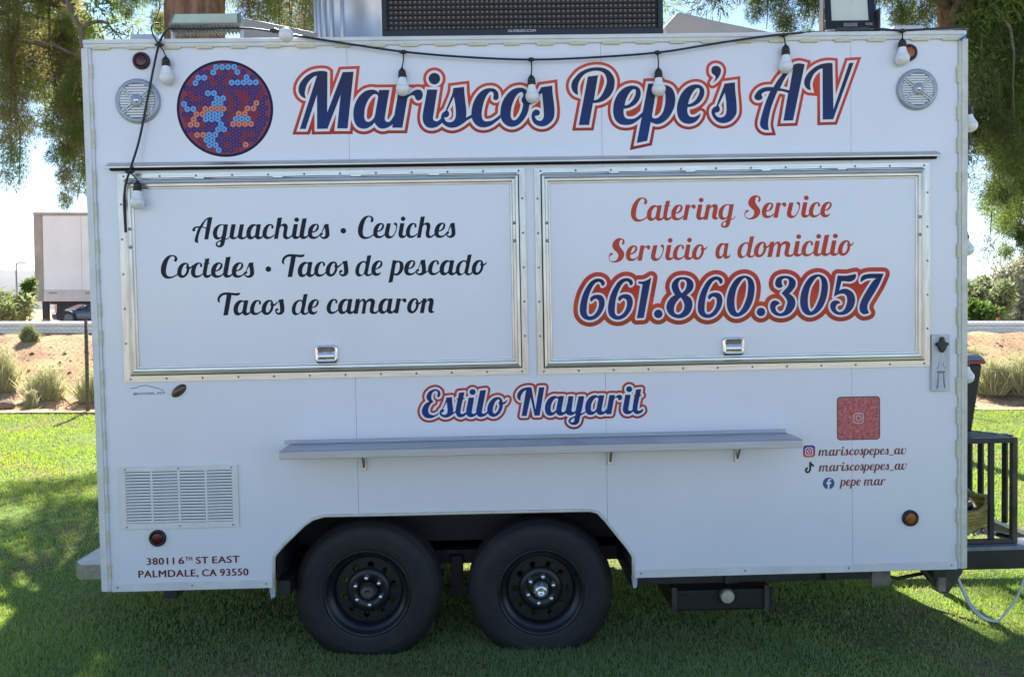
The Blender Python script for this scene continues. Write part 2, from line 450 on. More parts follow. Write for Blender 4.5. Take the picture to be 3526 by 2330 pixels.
# ------------------------------------------------------------------ lettering: brush-script glyphs as outlines
# each glyph: crop (origin x, origin y, scale), baseline y and x-height of the sample, contours ("!" marks a corner)
CROP = {'T1': (1000, 200, 5.2267), 'T2': (1200, 250, 6.2733), 'T3': (1430, 220, 6.2733), 'T4': (1640, 240, 6.2733),
        'T5': (1940, 210, 4.9), 'T6': (2140, 200, 4.75), 'T7': (2360, 190, 5.808), 'T8': (2570, 180, 5.226),
        'N1': (1960, 920, 4.2375), 'N2': (2500, 900, 3.955), 'E1': (1430, 1300, 5.65), 'E2': (1760, 1300, 4.944),
        'A1': (650, 730, 4.746), 'C1': (540, 860, 4.091), 'C2': (1100, 730, 3.955), 'S1': (2080, 660, 2.697)}
GL = {
'M': ('T1', 1277, 680, 172, 1090, ["172,1280! 478,322! 420,345 340,420 290,500 265,600 262,660 280,728! 230,715 175,665 148,590 155,510 200,420 290,325 400,262 500,240 580,236 640,245 668,262! 663,985! 942,258! 1138,250! 1030,1270! 843,1270! 905,665! 668,1275! 482,1278! 480,665! 275,1280!"]),
'a': ('T2', 1200, 820, 105, 965, ["655,440! 658,382! 885,380! 785,985 790,1030 820,1065 865,1070 915,1040 985,930! 985,1100! 880,1175 800,1208 720,1215 650,1190 600,1140 563,1085! 500,1150 420,1200 330,1218 230,1195 155,1120 115,1010 105,900 120,760 165,630 240,510 350,415 450,378 540,375 600,395",
      "-345,880 355,780 395,660 460,550 530,485 580,470 625,490 640,540 630,600 595,800 562,960 520,1020 460,1062 410,1068 365,1035 342,970"]),
'r': ('T2', 1200, 820, 950, 1640, ["1085,382! 1310,382! 1295,482! 1330,462 1380,420 1440,385 1505,372 1565,390 1600,440 1605,510 1580,570 1530,605 1480,600 1445,560 1425,510 1395,495 1350,500 1310,520 1275,555! 1165,1195! 945,1195!"]),
'i': ('T3', 1378, 818, 160, 560, ["258,560! 478,560! 400,1060 385,1150 390,1210 430,1240 490,1240 565,1170! 585,1270! 520,1330 440,1375 340,1390 250,1365 185,1290 160,1190 165,1080 200,880",
      "413,201 457,209 501,237 529,281 537,325 529,369 501,413 457,441 413,449 369,441 325,413 297,369 289,325 297,281 325,237 369,209"]),
's': ('T3', 1375, 830, 556, 1205, ["820,530! 1055,502! 1062,640 1085,850 1103,1000 1100,1165! 1222,1098! 1222,1172! 1130,1220 1050,1280 960,1340 860,1378 770,1385 680,1360 610,1310 575,1270 560,1230 555,1190 560,1130 580,1080 620,1040 650,1025! 730,830 800,650",
      "-833,715! 850,800 870,950 876,1080 868,1160 840,1220 790,1255 720,1265 665,1240 635,1195 622,1160! 680,1158 722,1125 732,1075 712,1030 688,1018!"]),
'c': ('T3', 1370, 830, 1212, 1825, ["1840,1180! 1760,1245 1660,1320 1560,1365 1460,1378 1360,1355 1280,1290 1230,1200 1212,1080 1225,950 1265,820 1330,700 1420,600 1520,545 1620,530 1710,545 1775,600 1800,680 1795,750 1760,785 1715,785 1685,755 1690,700 1685,640 1660,610 1630,605 1580,640 1520,730 1470,870 1440,1010 1435,1120 1455,1200 1500,1240 1570,1245 1660,1225 1750,1170 1845,1090!"]),
'o': ('T4', 1228, 825, 520, 1225, ["930,395 1010,405 1080,450 1125,540 1145,690 1135,850 1090,980 1020,1090 930,1180 830,1230 740,1238 650,1205 570,1130 530,1040 520,930 540,780 600,630 690,510 800,425",
      "-980,490 1015,530 1005,580 980,640 985,700 1012,740 1000,820 980,900 930,1000 870,1075 815,1097 770,1075 745,1010 745,920 765,800 810,670 870,560 930,505"]),
'~': ('T4', 1228, 825, 1030, 1345, ["1030,690! 1130,762 1230,720 1375,575! 1335,505! 1240,610 1150,640 1060,590!"]),
'^': ('E1', 750, 385, 1650, 1800, ["1690,440! 1722,470! 1752,455 1805,405! 1795,445 1765,490 1725,510! 1700,560!"]),
'$': ('T4', 1222, 830, 1193, 1700, ["1405,385! 1640,350! 1650,520 1680,750 1690,920 1670,1050 1600,1150 1500,1215 1400,1230 1300,1200 1230,1140 1195,1050 1195,970 1220,910 1270,870 1320,868 1365,900 1372,950 1345,990 1300,1000 1262,1008! 1275,1040 1300,1080 1350,1108 1400,1105 1440,1065 1458,1000 1455,900 1440,700 1420,510! 1360,555! 1335,510!"]),
'P': ('T5', 1085, 640, 132, 880, ["258,1085! 412,268! 585,245! 515,655! 522,668! 590,640 650,570 700,470 730,370 725,290 690,220 640,185 560,170 470,180 370,220 300,290 255,380 240,470 248,580! 195,555 150,500 132,430 145,360 190,290 270,205 370,150 470,120 580,112 680,125 770,170 830,240 862,320 862,400 840,500 780,600 690,670 600,705 498,715! 432,1083!"]),
'e': ('T5', 1078, 645, 838, 1320, ["1330,940! 1240,1020 1150,1070 1050,1085 950,1065 880,1005 845,910 838,810 855,700 895,600 960,510 1040,450 1130,422 1210,425 1270,455 1300,510 1300,590 1270,670 1210,740 1130,785 1070,805 1018,810! 1015,880 1030,940 1070,975 1130,982 1200,970 1260,935 1340,862!",
      "-1035,755! 1045,690 1080,600 1130,520 1180,482 1215,490 1220,540 1200,610 1150,690 1090,740"]),
'Z': ('T6', 1072, 625, 905, 1380, ["1297,905! 1280,960 1230,1030 1160,1070 1090,1080 1010,1060 950,1010 915,930 905,840 920,730 965,610 1030,520 1110,460 1200,435 1280,445 1335,490 1355,550 1345,620 1310,690 1250,750 1170,790 1080,808! 1075,870 1090,930 1130,965 1190,965 1240,945",
      "-1088,760! 1105,690 1150,590 1200,520 1245,495 1272,510 1275,560 1255,620 1200,700 1140,745"]),
'p': ('T6', 1075, 640, 330, 895, ["435,425! 592,420! 580,472! 640,440 720,447 800,478 850,540 875,620 880,700 860,810 815,910 750,1000 660,1065 580,1085 520,1070 478,1050! 420,1355! 248,1392!",
      "-560,590 600,535 650,512 695,525 715,580 718,680 705,790 675,890 620,960 565,988 520,985 500,960 505,900 530,760"]),
"'": ('T7', 1350, 780, 518, 720, ["620,220 675,240 708,295 705,350 680,420 620,500 540,562! 590,490 602,435 570,400 530,365 518,310 530,255 570,225"]),
'Q': ('T7', 1350, 790, 518, 1040, ["780,575! 990,548! 995,700 1015,900 1025,1060 1020,1160 980,1240 900,1320 800,1360 700,1358 610,1310 545,1230 520,1150 530,1090 570,1045 620,1020! 680,850 745,680",
      "-785,755! 800,830 815,950 820,1080 810,1170 775,1225 710,1250 650,1240 605,1200 590,1155! 640,1150 680,1120 690,1080 675,1040 658,1012!"]),
'A': ('T8', 1232, 690, 145, 1040, ["858,228! 900,210 960,205 1048,225! 838,1230! 665,1235! 750,740! 640,705 560,702! 490,870 430,1050 395,1220 390,1330 405,1402! 340,1400 290,1380 250,1330 245,1260 270,1150 330,950 390,790 430,705! 350,710 290,740 270,775 290,810 280,840 240,865 185,865 145,830 150,780 210,695 300,645 400,630 485,634! 560,510 640,410 700,340 770,280",
      "-604,650! 770,688! 835,310! 780,350 700,460"]),
'V': ('T8', 1212, 690, 1038, 1940, ["1160,685! 1110,675 1060,630 1038,560 1050,480 1100,390 1180,310 1270,250 1370,212 1470,198 1548,202! 1565,1035! 1848,200! 1928,195! 1560,1210! 1372,1215! 1368,295! 1300,320 1220,390 1165,490 1145,580"]),
'6': ('N1', 765, 580, 152, 520, ["478,285! 510,265 515,230 490,195 440,175 380,180 310,220 250,300 195,410 160,540 152,630 165,700 210,755 280,780 350,772 420,730 480,650 512,560 510,480 475,425 420,408 350,420 310,450 302,480 318,515! 345,490 370,470 400,475 425,500 430,560 415,620 380,680 330,720 285,722 258,690 252,640 262,520 285,420 320,330 370,250 410,225 440,225 460,245"]),
'1': ('N1', 757, 580, 985, 1200, ["1005,225! 1080,222 1140,200 1195,165! 1085,755! 985,760! 1068,265! 1005,252!"]),
'.': ('N1', 757, 580, 1235, 1360, ["1297,638 1321,643 1341,656 1354,676 1359,700 1354,724 1341,744 1321,757 1297,762 1273,757 1253,744 1240,724 1235,700 1240,676 1253,656 1273,643"]),
'8': ('N1', 740, 580, 1415, 1812, ["1660,150 1740,165 1795,210 1812,270 1790,340 1740,390 1710,415! 1770,460 1795,530 1785,610 1740,690 1660,740 1580,750 1500,725 1440,670 1415,600 1430,520 1480,450 1540,410! 1510,360 1490,290 1510,220 1570,165",
      "-1660,185 1700,205 1712,260 1690,330 1637,385! 1600,320 1588,260 1600,215 1625,190", "-1622,445! 1660,500 1678,560 1665,630 1625,680 1580,695 1540,675 1525,620 1545,540 1590,480"]),
'0': ('N2', 730, 545, 1003, 1385, ["1240,170 1310,185 1360,230 1385,310 1380,420 1350,540 1290,650 1210,715 1130,735 1060,705 1015,630 1003,520 1025,400 1080,280 1150,200",
      "-1260,200 1290,240 1298,330 1280,460 1240,570 1195,650 1155,682 1130,660 1112,590 1112,480 1140,350 1190,260 1230,215"]),
'3': ('N2', 732, 545, 595, 948, ["712,352 670,320 668,265 700,210 770,185 850,190 915,220 948,270 940,330 900,390 858,430! 920,480 945,550 930,620 880,690 810,730 730,740 660,720 610,670 595,600 615,545 660,522 710,540 732,572! 700,582 672,610 675,655 705,690 740,700 790,670 820,600 832,540 810,490 752,425! 800,375 842,325 855,280 850,240 820,220 780,225 755,255 760,300 775,325! 745,348"]),
'5': ('N2', 715, 545, 1412, 1770, ["1515,178! 1640,180 1720,165 1765,155! 1765,200 1740,240 1690,262 1610,258 1568,258! 1535,385! 1590,362 1650,365 1720,410 1752,480 1750,560 1715,640 1650,700 1570,722 1490,710 1430,660 1412,600 1430,545 1480,520 1530,530 1555,560! 1510,575 1488,610 1495,650 1530,678 1580,670 1620,620 1645,540 1640,470 1610,435 1560,430 1500,450 1462,475!"]),
'7': ('N2', 705, 545, 1812, 2145, ["1830,270! 1825,230 1850,180 1920,155 2010,150 2145,150! 2080,300 2000,440 1930,560 1920,630 1945,690! 1910,705 1860,708 1820,670 1812,600 1840,510 1900,400 1990,260 2040,215! 1960,215 1900,225"]),
'E': ('E1', 775, 395, 128, 480, ["275,445! 190,500 145,580 130,650 150,720 200,770 280,788 360,770 440,722 492,655! 440,690 390,718 330,720 275,690 258,630 270,560 310,490 360,450! 325,400 318,330 340,270 380,235 420,230 440,260 438,310 428,340 450,358 480,340 495,310 490,250 450,205 390,190 310,215 250,270 222,340 235,400"]),
't': ('E1', 762, 390, 800, 1003, ["862,270! 968,258! 948,375! 985,385! 935,412! 895,640 900,690 940,695 1004,655! 1012,700! 960,745 900,768 840,750 805,690 800,620 830,440 835,410! 815,388! 848,375!"]),
'l': ('E1', 757, 388, 1215, 1428, ["1290,230! 1405,215! 1330,620 1325,670 1350,692 1390,680 1432,642! 1440,685! 1380,740 1300,762 1240,735 1215,670 1220,600"]),
'N': ('E2', 647, 345, 108, 590, ["170,378! 130,355 108,300 120,240 170,180 240,145 310,135 358,140! 425,530! 490,138! 582,135! 500,640! 412,642! 342,315! 272,648! 185,650! 265,185! 220,215 180,280 168,330"]),
'y': ('E2', 628, 340, 920, 1250, ["965,298! 1050,295! 1025,500 1020,555 1050,575 1085,555! 1140,297! 1235,295! 1205,480 1178,602! 1225,580 1265,555! 1262,585! 1230,608 1170,640! 1160,690 1140,760 1090,800 1030,800 980,770 965,730 985,690 1040,660 1082,642! 1088,595! 1020,632 960,628 920,590 920,530 940,440", "-1065,675 1040,690 1005,720 1002,745 1025,757 1055,745 1068,710"]),
'g': ('A1', 445, 243, 408, 672, ["582,210! 588,203! 648,200! 622,370 608,432! 650,420 678,385! 680,402! 650,437 604,455! 590,520 565,560 520,578 470,565 452,530 465,495 500,470 538,452! 545,425! 490,452 450,445 420,410 408,350 420,290 455,240 510,205 555,200",
      "-545,215 575,225 575,250 560,350 548,395 520,415 490,408 475,370 480,310 505,250", "-520,480 485,505 480,530 500,548 520,535 530,500"]),
'u': ('A1', 442, 242, 675, 940, ["705,203! 775,200! 745,360 742,400 760,412 790,400 808,370! 838,203! 905,200! 875,370 878,405 905,410 948,375! 955,398! 910,435 860,445 820,430 805,405! 770,438 720,445 685,425 675,385 685,320"]),
'h': ('A1', 443, 242, 1405, 1688, ["1462,100! 1530,92! 1512,215! 1560,190 1600,198 1622,240 1610,320 1605,385 1625,410 1660,395 1693,360! 1698,388! 1650,430 1600,447 1560,430 1545,385 1552,320 1560,270 1550,235 1525,230 1500,255 1490,290! 1465,440! 1403,445!"]),
'C': ('C2', 357, 205, 528, 738, ["748,310! 700,345 640,367 585,362 545,325 528,265 535,195 565,120 615,62 670,45 718,55 742,90 735,125 712,137 698,122 708,95 700,70 675,62 645,85 615,150 598,230 595,290 615,330 655,338 700,325 748,285!"]),
'v': ('C2', 355, 203, 885, 1072, ["915,155! 970,152! 950,250 942,300 955,325 985,325 1015,290 1035,240 1040,200 1030,180 1010,170 1015,148 1040,145 1055,165 1052,220 1030,290 990,345 940,362 900,345 885,305 892,250"]),
'T': ('C1', 383, 210, 1770, 1985, ["1805,210! 1775,190 1770,150 1790,105 1830,72 1880,60 1940,62 2010,68 2078,62! 2065,95 2030,105 1960,98! 1910,380! 1848,385! 1895,95! 1850,100 1815,130 1800,165"]),
'd': ('C2', 870, 206, 492, 705, ["650,590! 705,585! 665,790 657,835 675,848 708,825! 715,845! 690,865 650,875 625,860 610,840! 580,865 545,880 510,865 492,820 498,760 525,705 570,672 610,665 635,675!",
      "-600,685 620,690 628,720 612,800 600,835 570,852 550,840 542,805 552,745 575,700"]),
'm': ('C2', 1385, 203, 490, 815, ["515,1185! 570,1182! 565,1215! 600,1185 635,1185 650,1215! 690,1180 740,1178 772,1210 760,1290 752,1340 770,1358 800,1345 822,1318! 828,1342! 790,1380 740,1385 705,1365 700,1325 710,1270 715,1225 700,1215 670,1230 655,1260! 638,1385! 590,1385! 612,1250 610,1215 590,1215 565,1250! 540,1385! 485,1388!"]),
'n': ('C2', 1375, 203, 1375, 1565, ["1410,1175! 1462,1172! 1455,1205! 1495,1172 1540,1172 1558,1210 1545,1290 1540,1340 1568,1345! 1545,1370 1510,1372 1485,1345 1488,1280 1500,1225 1485,1205 1455,1230 1445,1260! 1425,1375! 1370,1375!"]),
'S': ('S1', 250, 145, 1302, 1460, ["1425,95 1447,85 1445,50 1415,32 1375,38 1345,70 1335,110 1355,145 1385,175 1390,205 1375,235 1345,248 1315,240 1308,215 1320,195 1340,185 1335,170 1315,175 1302,205 1308,240 1340,260 1385,258 1425,235 1445,195 1440,160 1415,125 1400,95 1405,60 1420,45 1432,60"]),
}
def smooth_contour(txt, k=5):
    hole = txt[0] == '-'
    P = []; C = []
    for t in txt.lstrip('-').split():
        C.append(t.endswith('!')); x, y = t.rstrip('!').split(','); P.append((float(x), float(y)))
    n = len(P); out = []; cor = []
    P = [Vector(p) for p in P]
    for i in range(n):
        p1, p2 = P[i], P[(i + 1) % n]
        c1, c2 = C[i], C[(i + 1) % n]
        out.append(p1); cor.append(c1)
        if c1 and c2: continue
        p0 = P[i - 1]; p3 = P[(i + 2) % n]
        d = (p2 - p1).length
        m1 = (p2 - p1) if c1 else (p2 - p0) * (d / max(1e-6, (p2 - p1).length + (p1 - p0).length))
        m2 = (p2 - p1) if c2 else (p3 - p1) * (d / max(1e-6, (p2 - p1).length + (p3 - p2).length))
        if c1: m1 = (p2 - p1) * 1.5 - m2 * .5
        if c2: m2 = (p2 - p1) * 1.5 - m1 * .5
        for j in range(1, k):
            t = j / k; t2, t3 = t * t, t * t * t
            out.append(p1 * (2 * t3 - 3 * t2 + 1) + m1 * (t3 - 2 * t2 + t) + p2 * (-2 * t3 + 3 * t2) + m2 * (t3 - t2)); cor.append(False)
    return hole, out, cor
GCACHE = {}
def glyph(ch, k=5):                        # contours in photo pixels of its sample
    if (ch, k) not in GCACHE:
        cr = CROP[GL[ch][0]]
        res = []
        for t in GL[ch][5]:
            h, p, c = smooth_contour(t, k)
            res.append((h, [(cr[0] + q.x / cr[2], cr[1] + q.y / cr[2]) for q in p], c))
        GCACHE[(ch, k)] = res
    return GCACHE[(ch, k)]
def orient(pts, ccw):
    a = sum(pts[i][0] * pts[(i + 1) % len(pts)][1] - pts[(i + 1) % len(pts)][0] * pts[i][1] for i in range(len(pts)))
    return (a > 0) == ccw
def in_place(ch, dx=0, dy=0, k=5):         # glyph where the photo shows it: contours on the wall in metres
    res = []
    for h, p, c in glyph(ch, k):
        q = [L(x + dx, y + dy) for x, y in p]; q = [(v.x, v.z) for v in q]
        if not orient(q, not h): q = q[::-1]; c = c[::-1]
        res.append((q, c))
    return res
def unit_glyph(ch, k):                     # glyph with x-height 1 on baseline 0
    cr, base, xh, x0, x1 = GL[ch][:5]
    s = CROP[cr][2]; ox, oy = CROP[cr][:2]
    bx, by = ox + x0 / s, oy + base / s
    o = L(bx, by); top = L(bx, by - xh / s); h = top.z - o.z
    e = L(ox + x1 / s, by)
    res = []
    for hol, p, c in glyph(ch, k):
        q = [L(x, y) for x, y in p]; res.append((hol, [((v.x - o.x) / h, (v.z - o.z) / h) for v in q], c))
    return res, (e.x - o.x) / h
def word(txt, pl, pr, yl, yr, xh_px, k=3, lefts=None, depth=0.0, lead=0.0):
    """set a word so that its ink runs from photo pixel pl to pr on the baseline yl..yr"""
    a, b = L(pl, yl, depth), L(pr, yr, depth)
    h = (L(pl, yl - xh_px, depth) - a).z
    pos = 0; items = []
    for i, ch in enumerate(txt):
        if ch == ' ': pos += .45; continue
        if ch == '_': g, adv = [(False, [(.06, -.16), (.74, -.16), (.74, -.02), (.06, -.02)], [True] * 4)], .8
        else: g, adv = unit_glyph(ch, k)
        if ch in '~^':                                    # joining strokes hang on the letter before
            items.append((g, items[-1][1] + (.618 if ch == '~' else .597))); continue
        if lefts is not None:
            pos = (L(lefts[i], yl, depth).x - a.x) / h
        items.append((g, pos))
        pos += adv
    xs = [x + p for g, p in items for _, q, _ in g for x, _ in q]
    lo, hi = min(xs), max(xs)
    sx = (b.x - a.x) / ((hi - lo) * h) if lefts is None else 1.0
    res = []
    for g, p in items:
        for hol, q, c in g:
            r = []
            for x, z in q:
                X = a.x + ((x + p) - (lo if lefts is None else 0)) * h * sx
                t = (X - a.x) / (b.x - a.x)
                r.append((X, a.z + (b.z - a.z) * t + z * h))
            cc = list(c)
            if not orient(r, not hol): r = r[::-1]; cc = cc[::-1]
            res.append((r, cc))
    return res
def offset_contours(cons, d, mitre=True):
    out = []
    for pts, cor in cons:
        P = [Vector(p) for p in pts]
        Q = []; Cn = []
        for p, c in zip(P, cor):
            if not Q or (p - Q[-1]).length > 1e-5: Q.append(p); Cn.append(c)
        n = len(Q); r = []
        for i in range(n):
            e0 = (Q[i] - Q[i - 1]).normalized(); e1 = (Q[(i + 1) % n] - Q[i]).normalized()
            n0 = Vector((e0.y, -e0.x)); n1 = Vector((e1.y, -e1.x))
            cr = e0.x * e1.y - e0.y * e1.x; dt = e0.dot(e1)
            if cr < -1e-6 and dt < .98:
                r += [Q[i] + n0 * d, Q[i], Q[i] + n1 * d]
            else:
                m = (n0 + n1)
                if m.length < 1e-4: r += [Q[i] + n0 * d, Q[i] + n1 * d]; continue
                m.normalize(); co = max(.05, m.dot(n0))
                if dt > .9 or (mitre and Cn[i] and 1 / co < 2.6): r.append(Q[i] + m * (d / co))
                else:
                    a0 = math.atan2(n0.y, n0.x); a1 = math.atan2(n1.y, n1.x)
                    if a1 < a0: a1 += 2 * math.pi
                    st = max(2, int((a1 - a0) / .35))
                    r += [Q[i] + Vector((math.cos(a0 + (a1 - a0) * j / st), math.sin(a0 + (a1 - a0) * j / st))) * d for j in range(st + 1)]
        out.append(([(v.x, v.y) for v in r], None))
    return out
def fill(cons, name, m, parent, y, kind=None, plug=0.0):
    """triangulate the union of closed contours (non-zero winding) as a sheet of vinyl at depth y"""
    V = []; E = []; segs = []
    for pts, _ in cons:
        o = len(V); n = len(pts)
        V += [Vector((x * 100, z * 100)) for x, z in pts]
        E += [(o + i, o + (i + 1) % n) for i in range(n)]
        a = np.array(pts) * 100; segs.append(np.hstack([a, np.roll(a, -1, 0)]))
    S = np.vstack(segs)
    vs, es, fs, _, _, _ = delaunay_2d_cdt(V, E, [], 0, 1e-5)
    A = np.array([(v.x, v.y) for v in vs]); Fc = np.array([f for f in fs if len(f) == 3])
    cen = A[Fc].mean(1)
    wn = np.zeros(len(cen))
    for i in range(0, len(S), 400):
        s = S[i:i + 400]
        y0, y1 = s[:, 1][None], s[:, 3][None]
        py = cen[:, 1][:, None]; px = cen[:, 0][:, None]
        isl = (s[:, 2] - s[:, 0])[None] * (py - y0) - (px - s[:, 0][None]) * (y1 - y0)
        wn += ((y0 <= py) & (y1 > py) & (isl > 0)).sum(1) - ((y0 > py) & (y1 <= py) & (isl < 0)).sum(1)
    keep = wn > .5
    if plug:                                  # close pin holes left between neighbouring letters
        em = {}
        for t in np.nonzero(~keep)[0]:
            f = Fc[t]
            for i in range(3):
                e = (min(f[i], f[i - 1]), max(f[i], f[i - 1])); em.setdefault(e, []).append(t)
        allE = {}
        for t in range(len(Fc)):
            f = Fc[t]
            for i in range(3):
                e = (min(f[i], f[i - 1]), max(f[i], f[i - 1])); allE[e] = allE.get(e, 0) + 1
        seen = set()
        for t0 in np.nonzero(~keep)[0]:
            if t0 in seen: continue
            st = [t0]; comp = []; open_ = False; seen.add(t0)
            while st:
                t = st.pop(); comp.append(t); f = Fc[t]
                for i in range(3):
                    e = (min(f[i], f[i - 1]), max(f[i], f[i - 1]))
                    if allE[e] == 1: open_ = True
                    for u in em[e]:
                        if u not in seen: seen.add(u); st.append(u)
            if not open_:
                tri = A[Fc[comp]]
                ar = .5 * np.abs((tri[:, 1, 0] - tri[:, 0, 0]) * (tri[:, 2, 1] - tri[:, 0, 1]) - (tri[:, 2, 0] - tri[:, 0, 0]) * (tri[:, 1, 1] - tri[:, 0, 1])).sum()
                if ar < plug * 1e4: keep[comp] = True
    Fc = Fc[keep]
    us, inv = np.unique(Fc, return_inverse=True)
    A = A[us] / 100; Fc = inv.reshape(Fc.shape)
    base = np.array(parent['_base']) if parent is not None and '_base' in parent else np.zeros(3)
    P3 = np.stack([A[:, 0], np.full(len(A), y), A[:, 1]], 1) - base
    o = np_mesh(name, P3, Fc, m, parent, kind)
    if parent is not None and '_base' in parent: o['_base'] = parent['_base']
    return o
def circle(cx, cz, r, n=40, ccw=True):
    p = [(cx + r * math.cos(2 * math.pi * i / n), cz + r * math.sin(2 * math.pi * i / n)) for i in range(n)]
    return (p if ccw else p[::-1], [False] * n)
def rrect(cx, cz, wd, ht, r, ccw=True, n=6):
    p = []
    for qx, qz, a in ((1, 1, 0), (-1, 1, 90), (-1, -1, 180), (1, -1, 270)):
        for i in range(n + 1):
            an = R(a + 90 * i / n)
            p.append((cx + qx * (wd / 2 - r) + r * math.cos(an), cz + qz * (ht / 2 - r) + r * math.sin(an)))
    return (p if ccw else p[::-1], [False] * len(p))
def font_mesh(txt, name, m, parent, pl, pr, yl, yr, cap_px, y, sup=None):
    """block capitals from the built-in font, fitted between two photo pixels on the wall"""
    cu = bpy.data.curves.new(name, 'FONT'); cu.body = txt
    cu.space_character = 1.10
    o = bpy.data.objects.new(name + '_tmp', cu); col.objects.link(o)
    if sup:
        pass
    bpy.context.view_layer.update()
    me = o.evaluated_get(bpy.context.evaluated_depsgraph_get()).to_mesh()
    A = np.array([v.co[:2] for v in me.vertices]); Fc = [tuple(p.vertices) for p in me.polygons]
    a, b = L(pl, yl), L(pr, yr); h = (L(pl, yl - cap_px) - a).z
    cap = .73
    lo, hi = A[:, 0].min(), A[:, 0].max()
    mb = MB(); t = (A[:, 0] - lo) / (hi - lo)
    X = a.x + t * (b.x - a.x); Z = a.z + t * (b.z - a.z) + A[:, 1] / cap * h
    wt = .045 * h
    for j, (ox, oz) in enumerate(((0, 0), (wt, 0), (-wt, 0), (0, wt * .6))):      # heavier weight: the same letters struck four times
        mb.add([(X[i] + ox, y - .00008 * j, Z[i] + oz) for i in range(len(A))], Fc)
    bpy.data.objects.remove(o); bpy.data.curves.remove(cu)
    return mb.build(name, m, parent)

# ================================================================== the food trailer
trailer = thing('food_trailer', 'white food trailer with navy and red lettering and two closed serving hatches', 'food trailer', (0, 0, 0), frame=TR)
trailer['_base'] = (0.0, 0.0, 0.0)
X0, X1, H, WD = -2.1, 2.1, 2.62, 1.75
ARCH_PX = [(944, 2020), (944, 1918), (950, 1905), (977, 1874), (1047, 1806), (1077, 1786), (1118, 1774), (1300, 1771), (1700, 1762), (2000, 1756), (2033, 1756), (2059, 1763), (2086, 1792), (2157, 1880), (2174, 1904), (2180, 1918), (2181, 1985)]
ARCH = [(L(*p).x, L(*p).z) for p in ARCH_PX]
ARCH[0] = (ARCH[0][0], 0.0); ARCH[-1] = (ARCH[-1][0], 0.0)
def arch_z(x):
    for (a, za), (b, zb) in zip(ARCH[:-1], ARCH[1:]):
        if a <= x <= b and b > a: return za + (zb - za) * (x - a) / (b - a)
    return 0.0
SEAM = [L(1213, 900).x, L(2079, 900).x, L(2932, 900).x]
g = .0007
edges = [X0 + .02] + SEAM + [X1 - .02]
for i in range(4):
    a, b = edges[i] + (g if i else 0), edges[i + 1] - (g if i < 3 else 0)
    xs = [p for p in ARCH if a < p[0] < b]
    bot = [(a, arch_z(a)), *xs, (b, arch_z(b))]
    if i == 0: bot = [(a, .0)] + [p for p in ARCH if p[0] < b] + [(b, arch_z(b))]
    if i == 2: bot = [(a, arch_z(a))] + [p for p in ARCH if p[0] > a] + [(b, .0)]
    poly = bot + [(b, H - .02), (a, H - .02)]
    MB().prism(poly, 'y', 0.0, .012).build('wall_panel', 'wall_paint', trailer)
m = MB()     # inner core behind the panels, other walls, roof and floor
cx0, cx1 = X0 + .004, X1 - .004
core = [(cx0, .02)] + [(ARCH[0][0] - .006, .02)] + [(x - .006 if x < 0 else x + .006, z + .006) for x, z in ARCH[1:-1]] + [(ARCH[-1][0] + .006, .02), (cx1, .02), (cx1, H - .012), (cx0, H - .012)]
core_in = core
MB().prism(core, 'y', .0125, .05).build('wall_core', 'speaker_grey', trailer)
MB().box((X0 + .003, .05, .02), (X0 + .05, WD, H - .01)).build('rear_wall', 'wall_paint', trailer)
MB().box((X1 - .05, .05, .02), (X1 - .003, WD, H - .01)).build('front_wall', 'wall_paint', trailer)
MB().box((X0 + .05, WD - .05, .02), (X1 - .05, WD, H - .01)).build('far_wall', 'wall_paint', trailer)
MB().box((X0 - .004, -.004, H - .018), (X1 + .004, WD + .004, H - .002)).build('roof', 'roof_paint', trailer, bev=.004)
fl = MB()
fl.box((X0 + .05, .05, .02), (ARCH[0][0] - .02, WD - .05, .06)); fl.box((ARCH[-1][0] + .02, .05, .02), (X1 - .05, WD - .05, .06))
fl.box((ARCH[0][0] - .02, .5, .02), (ARCH[-1][0] + .02, WD - .5, .06))
fl.build('floor', 'under_dark', trailer)
ww = MB()
pl = [(x, z) for x, z in ARCH]
for (a, za), (b, zb) in zip(pl[:-1], pl[1:]):
    ww.add([(a, .05, za + .008), (b, .05, zb + .008), (b, .5, zb + .008), (a, .5, za + .008)], [(0, 1, 2, 3)])
ww.add([(x, .5, z + .008) for x, z in pl], [tuple(range(len(pl)))])
ww.build('wheel_well', 'under_dark', trailer)
at_ = MB(); at_.tube([(x, -.002, z) for x, z in ARCH], .008, 8)
at_.build('arch_trim', 'trim_cream', trailer)

# corner and edge trims
mt = MB(); mt.box((X0, -.010, H - .040), (X1, -.0045, H - .001)); mt.box((X0, -.016, H - .022), (X1, -.0095, H - .006))
mt.build('top_trim', 'trim_white', trailer, bev=.003)
for sgn, xa in ((1, X0), (-1, X1)):
    c = MB(); c.box((xa - .006 * sgn, -.010, 0), (xa + .034 * sgn, -.0005, H - .041)); c.box((xa - .012 * sgn, -.008, 0), (xa - .0055 * sgn, .05, H - .041))
    c.box((xa + .010 * sgn, -.015, 0), (xa + .022 * sgn, -.0095, H - .041))
    c.build('corner_trim', 'trim_cream' if sgn < 0 else 'trim_white', trailer, bev=.003)
for xa, xb in ((X0 + .035, ARCH[0][0] - .006), (ARCH[-1][0] + .006, X1 - .035)):
    bt = MB().box((xa, -.006, -.004), (xb, -.0005, .036)).build('bottom_trim', 'trim_white', trailer, bev=.002)
    n = 3 if xa < 0 else 4
    for k in range(n):
        x = xa + .03 + (xb - xa - .06) * k / (n - 1)
        MB().lathe([(0, -.0095), (.004, -.0088), (.0055, -.006)], (x, 0, .018), n=10).build('screw', 'rivet_metal', bt)
